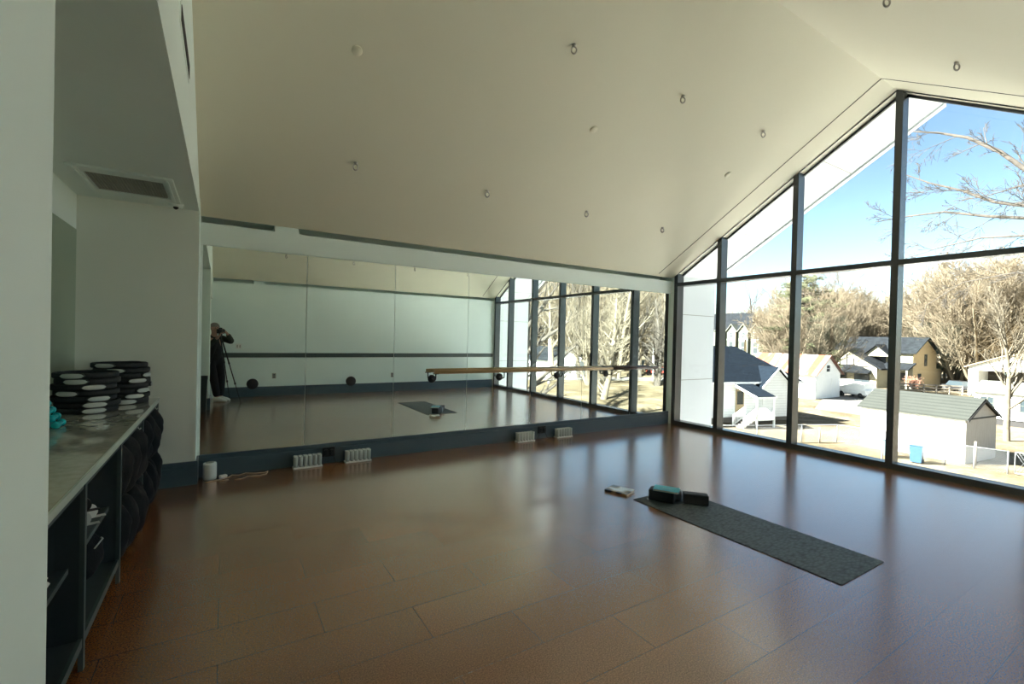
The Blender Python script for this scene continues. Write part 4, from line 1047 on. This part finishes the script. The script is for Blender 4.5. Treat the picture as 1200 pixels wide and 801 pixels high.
# --- houses seen in the mirror
h2 = building('house', 47, -62, 0, 'white gabled house far across the lawn, seen only in the mirror')
mb = MB(); gable_body(mb, 0, 8, 0, 10, 0, 3.0, 5.0, 'y'); mb.build('walls', M['siding'], h2); mb = MB(); gable_roof(mb, 0, 8, 0, 10, 3.05, 5.1, 'y', .4, .12); mb.build('roof', M['roofdark'], h2); win_x(h2, 0, 3, 4.2, 1.2, 2.2)
h3 = building('house', 92, -62, .5, 'long low cream house with a dark roof across the road, seen only in the mirror')
mb = MB(); gable_body(mb, 0, 8, -8, 20, 0, 2.8, 4.2, 'y'); mb.build('walls', M['creamwall'], h3); mb = MB(); gable_roof(mb, 0, 8, -8, 20, 2.85, 4.3, 'y', .5, .15); mb.build('roof', M['brick'], h3)
for k in range(4): win_x(h3, 0, -5+6*k, -3.6+6*k, 1.0, 2.2, 'darktrim')
for x, y, h, t in ((40.8, -43.7, 6.4, 'tall white pole on the lawn before the white house, seen in the mirror'), (60.5, -41.4, 5.4, 'white pole beside the road near the cream house, seen in the mirror')):
    v = empty('utility_pole', (x, y, GZ), 0, t, 'pole'); MB().tube([(0, 0, 0), (0, 0, h)], [.14, .11], 10).build('shaft', M['white'], v); MB().lathe([(.16, h), (.16, h+.06), (.0001, h+.16)], 10).build('cap', M['white'], v)
for x, y, h, t in ((70, 44.5, 8.3, 'taller brown wooden pole in front of the row house'), (71.5, 43.6, 7.2, 'shorter brown wooden pole in front of the row house')):
    v = empty('utility_pole', (x, y, GZ), 0, t, 'pole'); MB().tube([(0, 0, 0), (0, 0, h)], [.22, .18], 10).build('shaft', M['tan'], v); MB().lathe([(.2, h), (.2, h+.08), (.0001, h+.1)], 10).build('cap', M['galv'], v)

# ------------------------------------------------------------------ trees
def grow(mb, rnd, p, dr, L, r, level, spec, mat=0):
    """recursive limb; spec[level] = (segments, sides, n_children, child_len, spread, start)"""
    seg, sides, nch, cl, spread, start = spec[level]
    pts = [Vector(p)]; rads = [r]; dv = Vector(dr).normalized(); wob = .10+.05*level
    for i in range(seg):
        dv = (dv+Vector((rnd.uniform(-1, 1), rnd.uniform(-1, 1), rnd.uniform(-.6, 1)))*wob+Vector((0, 0, .05))).normalized()
        pts.append(pts[-1]+dv*(L/seg)); rads.append(r*(1-.78*(i+1)/seg))
    mb.tube(pts, rads, sides, mat if level < 2 else mat, cap=False)
    if level+1 >= len(spec): return
    for k in range(nch):
        t = start+(1-start)*((k+rnd.random())/nch); i = min(seg-1, int(t*seg)); f = t*seg-i
        q = pts[i].lerp(pts[i+1], f); ax = (pts[i+1]-pts[i]).normalized()
        side = ax.orthogonal().normalized(); side = Matrix.Rotation(rnd.uniform(0, 2*PI), 3, ax) @ side
        a = spread*rnd.uniform(.7, 1.25)
        nd = ax*math.cos(a)+side*math.sin(a)
        rr = (rads[i]+(rads[i+1]-rads[i])*f)*.55
        if level+1 == len(spec)-1: rr = max(rr*.8, spec[-1][6] if len(spec[-1]) > 6 else .01)
        grow(mb, rnd, q, nd, L*cl*rnd.uniform(.6, 1.15)*(1.15-.55*t), max(rr, .011), level+1, [s_[:6] for s_ in spec] if False else spec, mat)
def _unpack(spec): return spec
def grow2(mb, rnd, p, dr, L, r, spec, level=0, up=.05, mr=.009):
    seg, sides, nch, cl, spread, start = spec[level]
    pts = [Vector(p)]; rads = [r]; dv = Vector(dr).normalized(); wob = .09+.06*level
    for i in range(seg):
        dv = (dv+Vector((rnd.uniform(-1, 1), rnd.uniform(-1, 1), rnd.uniform(-.8, .9)))*wob+Vector((0, 0, up))).normalized()
        pts.append(pts[-1]+dv*(L/seg)); rads.append(max(mr*.65, r*(1-.75*(i+1)/seg)))
    mb.tube(pts, rads, sides, 0, cap=False)
    if level+1 >= len(spec): return
    for k in range(nch):
        t = start+(1-start)*((k+rnd.random())/nch); i = min(seg-1, int(t*seg)); f = t*seg-i
        q = pts[i].lerp(pts[i+1], f); ax = (pts[i+1]-pts[i]).normalized()
        side = Matrix.Rotation(rnd.uniform(0, 2*PI), 3, ax) @ ax.orthogonal().normalized()
        a = spread*rnd.uniform(.7, 1.25)
        grow2(mb, rnd, q, ax*math.cos(a)+side*math.sin(a), L*cl*rnd.uniform(.65, 1.15)*(1.2-.6*t), max((rads[i]*(1-f)+rads[i+1]*f)*.58, mr), spec, level+1, up, mr)
def tree_mesh(seed, H, r, spec, stems=1, lean=0, up=.05, mr=.009):
    rnd = random.Random(seed); mb = MB()
    for s in range(stems):
        a = 2*PI*s/stems+rnd.random(); l = lean if stems > 1 else 0
        grow2(mb, rnd, (.15*math.cos(a)*(stems > 1), .15*math.sin(a)*(stems > 1), -.1), (l*math.cos(a), l*math.sin(a), 1), H*rnd.uniform(.85, 1), r, spec, 0, up, mr)
    return mb
SP_TALL = [(8, 7, 15, .50, .75, .25), (6, 4, 8, .48, .65, .15), (4, 3, 6, .5, .6, .15), (3, 3, 5, .5, .6, .2)]
SP_BUSH = [(6, 5, 12, .55, .6, .12), (5, 3, 9, .5, .6, .1), (4, 3, 8, .5, .55, .1), (2, 3, 6, .55, .6, .1)]
SP_UP = [(8, 7, 20, .48, .6, .22), (6, 4, 8, .45, .5, .15), (4, 3, 6, .45, .5, .15), (2, 3, 4, .5, .5, .2)]
protos = {}
protos['tallA'] = tree_mesh(11, 15, .32, SP_TALL).build('bare_tree', M['bark'], fix=False)
protos['tallB'] = tree_mesh(23, 14, .30, SP_TALL).build('bare_tree', M['barkd'], fix=False)
protos['bushA'] = tree_mesh(5, 9.5, .16, SP_BUSH, 5, .34, mr=.016).build('bare_tree', M['twig'], fix=False)
protos['bushB'] = tree_mesh(6, 9.0, .14, SP_BUSH, 5, .45, mr=.016).build('bare_tree', M['twig'], fix=False)
protos['up'] = tree_mesh(31, 11.2, .20, SP_UP, up=.07).build('bare_tree', M['bark'], fix=False)
used = set()
def place(kind, x, y, s, rz, label, group=None, sz=None):
    o = protos[kind] if kind not in used else protos[kind].copy()
    if kind in used: C.objects.link(o)
    used.add(kind)
    o.location = (x, y, GZ); o.scale = (s, s, s*(sz or 1)); o.rotation_euler.z = rz
    return tag(o, label, 'tree', group)
place('up', 48.1, 9.4, 1.0, .4, 'young bare tree with upswept branches standing before the white bungalow')
place('tallB', 129, 76.6, 1.45, 2, 'bare tree with dark forked crown beyond the row house')
place('tallB', 97, 47.5, 1.25, 1, 'tall grey bare tree rising above the dense brush beside the pine')
place('tallA', 101, 41, .92, 2.2, 'tall bare tree rising left of the charcoal roof ridge')
place('tallB', 112, 31, .95, 4, 'tall narrow bare tree above the gable end of the tan house')
place('tallA', 92, 8.5, 1.1, .7, 'tall pale-topped bare tree behind the large cream garage')
DB = 'dense tan leafless tree in the thicket behind the houses'; DG = 'tan thicket trees behind the houses'
rt_ = random.Random(3)
for i, (az, ds, s) in enumerate(((62.2, 79, .95), (63.3, 77.5, 1.15), (64.6, 78, 1.3), (65.7, 79, 1.25), (61.9, 108, 1.35), (62.9, 106, 1.5), (63.9, 110, 1.7), (64.9, 112, 1.75), (65.9, 116, 1.85), (66.9, 119, 1.8), (67.9, 121, 1.7), (68.9, 122, 1.55), (70.1, 118, 1.45), (71.2, 122, 1.5),
                                 (72.2, 124, 1.4), (73.2, 124, 1.4), (74.2, 114, 1.5), (75.0, 110, 1.7), (75.9, 107, 1.9), (76.9, 105, 2.0), (77.8, 108, 2.1), (78.8, 106, 2.0), (79.8, 108, 2.1), (81, 110, 1.8), (83, 105, 1.6), (86, 110, 1.7),
                                 (60.6, 140, 1.5), (59.2, 150, 1.5), (57.6, 150, 1.6), (55.6, 150, 1.6), (53, 140, 1.6), (64.3, 128, 2.0), (65.4, 130, 2.1), (67.2, 124, 1.8), (69.4, 140, 1.8), (71.6, 146, 1.8), (73.6, 145, 1.9), (75.6, 128, 2.1), (77.2, 130, 2.3), (78.6, 130, 2.3), (80.2, 130, 2.3))):
    a = math.radians(az); place(('bushA', 'bushB')[i % 2], ds*math.sin(a), ds*math.cos(a), s, rt_.uniform(0, 6), DB, DG)
# trees across the lawn seen in the mirror (direction measured from the camera reflection)
MBL = 'bare pale tree across the lawn, seen only in the mirror'; MBG = 'background trees across the lawn in the mirror'
def mirror_spot(az, dist): a = math.radians(az); return dist*math.sin(a), 2*D-dist*math.cos(a)
for i, (az, ds, s, k) in enumerate(((34.5, 100, 1.7, 'tallA'), (35.6, 95, 1.8, 'bushA'), (36.6, 100, 2.0, 'bushB'), (37.6, 90, 1.9, 'bushA'), (38.6, 96, 1.5, 'tallA'), (39.6, 98, 2.0, 'bushB'), (40.7, 95, 2.0, 'bushA'), (41.8, 100, 2.1, 'bushA'),
                                     (43, 92, 1.6, 'tallB'), (44, 106, 2.1, 'bushB'), (45.2, 102, 2.0, 'bushA'), (46.4, 110, 2.1, 'bushB'), (47.6, 106, 2.1, 'bushA'), (48.7, 114, 2.2, 'bushB'), (50, 112, 2.2, 'bushA'), (51.2, 135, 2.4, 'bushB'), (53, 140, 2.0, 'tallA'), (55, 135, 2.3, 'bushA'),
                                     (37, 76, 1.4, 'tallA'), (40.2, 80, 1.4, 'tallB'), (44.9, 82, 1.4, 'tallA'), (47.4, 88, 1.45, 'tallB'), (50.4, 92, 1.45, 'tallA'), (33, 95, 1.8, 'bushB'), (31, 100, 1.8, 'bushA'), (35, 120, 2.4, 'bushA'), (38, 125, 2.5, 'bushB'), (41.2, 125, 2.6, 'bushA'), (43.2, 122, 2.6, 'bushB'), (45, 130, 2.6, 'bushB'), (47, 132, 2.6, 'bushA'), (49, 135, 2.7, 'bushA'), (51, 138, 2.7, 'bushB'))):
    x, y = mirror_spot(az, ds); place(k, x, y, s, rt_.uniform(0, 6), MBL, MBG)
# distinct trees in the mirror
protos['clump'] = tree_mesh(61, 13, .22, SP_TALL, 6, .35).build('bare_tree', M['bark'], fix=False)
place('clump', 44.8, -39.6, 1.0, .3, 'many-stemmed pale tree in the middle of the lawn, seen in the mirror')
def big_tree(name, loc, limbs, seed, mat, label, spec=SP_TALL, trunk=None):
    rnd = random.Random(seed); mb = MB()
    for pts, r0, L in limbs:
        n = len(pts); rads = [r0*(1-.8*i/(n-1)) for i in range(n)]; mb.tube(pts, rads, 7, 0, cap=False)
        for i in range(n-1):
            a, b = Vector(pts[i]), Vector(pts[i+1]); k = max(1, int((b-a).length/.36))
            for j in range(k):
                q = a.lerp(b, (j+rnd.random())/k); ax = (b-a).normalized(); side = Matrix.Rotation(rnd.uniform(0, 2*PI), 3, ax) @ ax.orthogonal().normalized()
                t = (i+j/k)/(n-1)
                grow2(mb, rnd, q, ax*.75+side*.8, L*rnd.uniform(.5, 1.2)*(1.1-.5*t), max(.010, rads[i]*.30), spec, 0, .0, .008)
    o = mb.build(name, mat, None, None, 0, fix=False); o.location = loc
    return tag(o, label, 'tree')
SUB = [(5, 4, 5, .5, .6, .2), (3, 3, 4, .5, .6, .2), (2, 3, 3, .5, .6, .2)]
SUBN = [(6, 4, 7, .5, .6, .15), (4, 3, 5, .55, .6, .2), (3, 3, 4, .5, .6, .2)]
SUB2 = [(5, 4, 6, .5, .6, .2), (4, 3, 5, .5, .6, .2), (2, 3, 4, .5, .6, .2)]
# big tree outside whose limbs reach across the right-hand gable pane (local origin at its foot 21.5,-2)
X0, Y0 = 21.5, -2.2
def T(x, y, z): return (x-X0, y-Y0, z-GZ)
limbs = [([T(X0, Y0, GZ-.2), T(21.5, -2.2, -2), T(21.3, -2.0, 1.5), T(21, -1.6, 4.5), T(20.8, -1.2, 9), T(20.6, -1, 13)], .36, 2.4),
         ([T(21.1, -1.8, 3.6), T(20.4, .8, 5.2), T(20, 3.63, 6.7), T(20, 4.25, 7.5), T(20, 5.0, 8.2), T(20, 5.7, 8.6), T(20, 6.4, 8.9)], .10, 1.7),
         ([T(21.2, -1.9, 2.8), T(20.4, 1.0, 4.6), T(20, 3.6, 5.7), T(20, 4.35, 6.0), T(20, 5.1, 6.55), T(20, 5.9, 7.0), T(20, 6.6, 7.5)], .075, 1.6),
         ([T(21.2, -1.9, 2.6), T(20.4, 1.0, 4.4), T(20, 3.6, 5.35), T(20, 4.5, 5.6), T(20, 5.5, 5.95), T(20, 6.4, 6.0), T(20, 7.4, 6.0)], .075, 1.6),
         ([T(21.2, -1.9, 2.2), T(20.5, 1.2, 3.9), T(20, 3.6, 4.85), T(20, 4.6, 4.95), T(20, 5.6, 4.8), T(20, 6.7, 4.5)], .05, 1.3),
         ([T(20.9, -1.5, 5.5), T(20.3, 1.0, 8.0), T(20, 3.3, 9.3), T(20, 4.4, 10.3), T(20, 5.2, 11.2)], .09, 1.2),
         ([T(21.2, -1.9, 1.2), T(20.4, 1.5, 3.0), T(20, 3.8, 3.8), T(20, 5.0, 3.6), T(20, 5.9, 2.9)], .035, 1.0)]
big_tree('bare_tree', (X0, Y0, GZ), limbs, 77, M['barkn'], 'large bare tree just outside reaching its limbs across the highest gable pane', SUBN)
# mirror: leaning pale trunk, dark forked tree, and the tree throwing shadow over the lawn
limbs = [([(0, 0, -.2), (.4, .6, 3), (1.6, -.2, 6.5), (2.6, -1.0, 9.5), (3.2, -1.5, 13)], .38, 3.2), ([(.4, .6, 3), (-1.5, 1.2, 6), (-3, 2.4, 10)], .2, 2.6), ([(1.6, -.2, 6.5), (1.0, 1.5, 9), (-.5, 2.0, 12)], .16, 2.2), ([(.9, .2, 4.6), (3.5, -2.0, 6.0), (6, -3.6, 6.8)], .15, 2.2)]
big_tree('bare_tree', (36, -27.0, GZ), limbs, 12, M['bark'], 'pale leaning tree trunk on the near lawn, seen in the mirror behind the barre', SUB2)
limbs = [([(0, 0, -.2), (.1, .2, 3), (0, .2, 6.0), (.8, -.8, 9.0), (1.5, -2.0, 13)], .5, 3.4), ([(0, .1, 5.2), (-1.5, 2.0, 8), (-2.8, 3.8, 12)], .3, 2.8), ([(0, .1, 3.6), (2.4, -2.4, 5.8), (4.8, -4.4, 9)], .26, 2.6), ([(0, .1, 4.2), (-2.5, 1.6, 4.8), (-5, 3.6, 6.4)], .2, 2.2)]
big_tree('bare_tree', (54.3, -35.2, GZ), limbs, 19, M['barkd'], 'dark forked tree near the corner of the last mirror panel', SUB2)
limbs = [([(0, 0, -.2), (.3, 0, 7), (0, .3, 14.0), (.6, -.5, 21.0), (0, .6, 27)], .6, 3.6), ([(.1, 0, 10), (3.0, 2.6, 15.5), (3.6, 5, 22)], .34, 3.2), ([(.1, .1, 8), (-3.2, -2.6, 14), (-5, -5.4, 21)], .34, 3.2), ([(0, .1, 12), (3.4, -3.4, 17), (7, -6.2, 21)], .26, 3.0)]
big_tree('bare_tree', (14.0, -10.6, GZ), limbs, 29, M['barkd'], 'tall bare tree beside the building whose shadow streaks the lawn in the mirror', SUB)
# pine
def pine(x, y, H, label):
    v = empty('pine_tree', (x, y, GZ), 0, label, 'tree'); rnd = random.Random(8)
    MB().tube([(0, 0, -.2), (.1, 0, H*.5), (0, .1, H)], [.35, .2, .03], 8).build('trunk', M['barkd'], v)
    br = MB(); lf = MB(); z = H*.2
    while z < H*.99:
        f = 1-z/H
        for k in range(5):
            a = rnd.uniform(0, 2*PI); L = (1.6+6.0*f**.55)*rnd.uniform(.4, 1.1); tip = Vector((math.cos(a)*L, math.sin(a)*L, z+rnd.uniform(-.1, .5)*L*.4))
            br.tube([(0, 0, z), tip*.5+Vector((0, 0, z*.5+.1)), tip], [.06, .04, .015], 4, cap=False)
            for q in range(int(8+L*9)):
                t = rnd.uniform(.35, 1.03); c = Vector((0, 0, z)).lerp(tip, t)+Vector((rnd.gauss(0, .22), rnd.gauss(0, .22), rnd.gauss(.05, .12)))
                for w in range(5):
                    dv = Vector((rnd.gauss(0, 1), rnd.gauss(0, 1), rnd.gauss(.3, .7))).normalized()*rnd.uniform(.25, .45); s = dv.orthogonal().normalized()*.035
                    lf.add([c-s, c+s, c+dv], [(0, 1, 2)])
        z += .42
    br.build('branches', M['barkd'], v, fix=False); lf.build('needles', M['needle'], v, fix=False)
pine(71.9, 35.1, 16.8, 'tall dark green pine rising above the thicket and crossing the transom')
# shrubs
def shrub(x, y, R, h, m, label, seed):
    v = empty('shrub', (x, y, GZ), 0, label, 'shrub'); rnd = random.Random(seed); lf = MB(); st = MB()
    for k in range(60):
        a = rnd.uniform(0, 6.28); tip = Vector((math.cos(a)*R*rnd.uniform(.1, 1), math.sin(a)*R*rnd.uniform(.1, 1), h*rnd.uniform(.5, 1))); st.tube([(0, 0, 0), tip*.6+Vector((0, 0, h*.1)), tip], [.04, .025, .01], 3, cap=False)
        for q in range(16):
            c = tip*rnd.uniform(.6, 1.05)+Vector((rnd.gauss(0, .15), rnd.gauss(0, .15), rnd.gauss(0, .15))); dv = Vector((rnd.gauss(0, 1), rnd.gauss(0, 1), rnd.gauss(0, 1))).normalized()*.2; s = dv.orthogonal().normalized()*.06
            lf.add([c-s, c+dv*.5+s, c+dv, c+dv*.5-s], [(0, 1, 2, 3)])
    st.build('stems', M['barkd'], v, fix=False); lf.build('foliage', M[m], v, fix=False)
shrub(74, 39.5, 2.2, 5.2, 'shrub', 'yellow-green shrub beside the row house', 1)
shrub(71, 40.5, 1.8, 3.4, 'redshrub', 'russet shrub between the row house and the barn roof', 2)
shrub(85.5, 38.5, 1.8, 2.2, 'redshrub', 'russet shrub by the bow canopy of the tan house', 3)
shrub(89.5, 27.6, 1.1, 2.0, 'bark' if False else 'redshrub', 'small bare shrub at the gable end of the tan house', 4)

# ------------------------------------------------------------------ light and camera
SE, SAZ = math.radians(38), Vector((-.85, .53, 0)).normalized()
sd3 = Vector((SAZ.x*math.cos(SE), SAZ.y*math.cos(SE), math.sin(SE)))
L = bpy.data.lights.new('sun', 'SUN'); L.energy = 18; L.angle = math.radians(.53); L.color = (1, .97, .93)
o = bpy.data.objects.new('sun', L); C.objects.link(o); o.rotation_euler = sd3.to_track_quat('Z', 'Y').to_euler(); o.location = (-30, 20, 30)
w = bpy.data.worlds.new('sky'); bpy.context.scene.world = w; w.use_nodes = True; nt = w.node_tree
bg = nt.nodes['Background']
sky = nt.nodes.new('ShaderNodeTexSky'); sky.sky_type = 'NISHITA'; sky.sun_disc = False
sky.sun_elevation = SE; sky.sun_rotation = math.atan2(SAZ.x, SAZ.y); sky.air_density = .8; sky.dust_density = 1.6; sky.ozone_density = 1.0; sky.altitude = 200
tc = nt.nodes.new('ShaderNodeTexCoord'); sp = nt.nodes.new('ShaderNodeSeparateXYZ'); nt.links.new(tc.outputs['Generated'], sp.inputs[0])
mr = nt.nodes.new('ShaderNodeMapRange'); mr.interpolation_type = 'SMOOTHSTEP'; mr.inputs[1].default_value = 0; mr.inputs[2].default_value = .34; mr.inputs[3].default_value = 1.55; mr.inputs[4].default_value = 1.0
nt.links.new(sp.outputs[2], mr.inputs[0])   # bright winter haze towards the horizon
vm = nt.nodes.new('ShaderNodeVectorMath'); vm.operation = 'SCALE'; nt.links.new(sky.outputs[0], vm.inputs[0]); nt.links.new(mr.outputs[0], vm.inputs['Scale'])
vt = nt.nodes.new('ShaderNodeVectorMath'); vt.operation = 'MULTIPLY'; vt.inputs[1].default_value = (.99, 1.04, .95); nt.links.new(vm.outputs[0], vt.inputs[0])
nt.links.new(vt.outputs[0], bg.inputs[0]); bg.inputs[1].default_value = .088
# sky portal at the glazing helps sampling only
pl = bpy.data.lights.new('window_portal', 'AREA'); pl.shape = 'RECTANGLE'; pl.size = 6.5; pl.size_y = 4.7; pl.cycles.is_portal = True
po = bpy.data.objects.new('window_portal', pl); C.objects.link(po); po.location = (7.3, 2.39, 2.3); po.rotation_euler = (0, math.radians(90), 0)
po.rotation_euler = Vector((1, 0, 0)).to_track_quat('Z', 'Y').to_euler()   # emits towards -x, into the room

cam = bpy.data.cameras.new('camera'); cam.sensor_width = 36; cam.lens = 36*543.47/1200; cam.clip_start = .02; cam.clip_end = 2000
co = bpy.data.objects.new('camera', cam); C.objects.link(co)
yaw, pit, rol = .55701, -.0092047, .0234835
fw = Vector((math.sin(yaw)*math.cos(pit), math.cos(yaw)*math.cos(pit), math.sin(pit))); r_ = Vector((math.cos(yaw), -math.sin(yaw), 0)); u_ = r_.cross(fw)
r2 = r_*math.cos(rol)+u_*math.sin(rol); u2 = -r_*math.sin(rol)+u_*math.cos(rol)
mt = Matrix((r2, u2, -fw)).transposed().to_4x4(); mt.translation = (0, 0, 1.5); co.matrix_world = mt
sc = bpy.context.scene; sc.camera = co
sc.view_settings.view_transform = 'Standard'; sc.view_settings.look = 'None'; sc.view_settings.gamma = 1; sc.view_settings.exposure = 2.0
sc.view_settings.use_curve_mapping = False
sc.cycles.max_bounces = 14; sc.cycles.diffuse_bounces = 12; sc.cycles.glossy_bounces = 6; sc.cycles.transparent_max_bounces = 24
sc.cycles.use_denoising = True; sc.cycles.caustics_reflective = True; sc.cycles.sample_clamp_indirect = 20
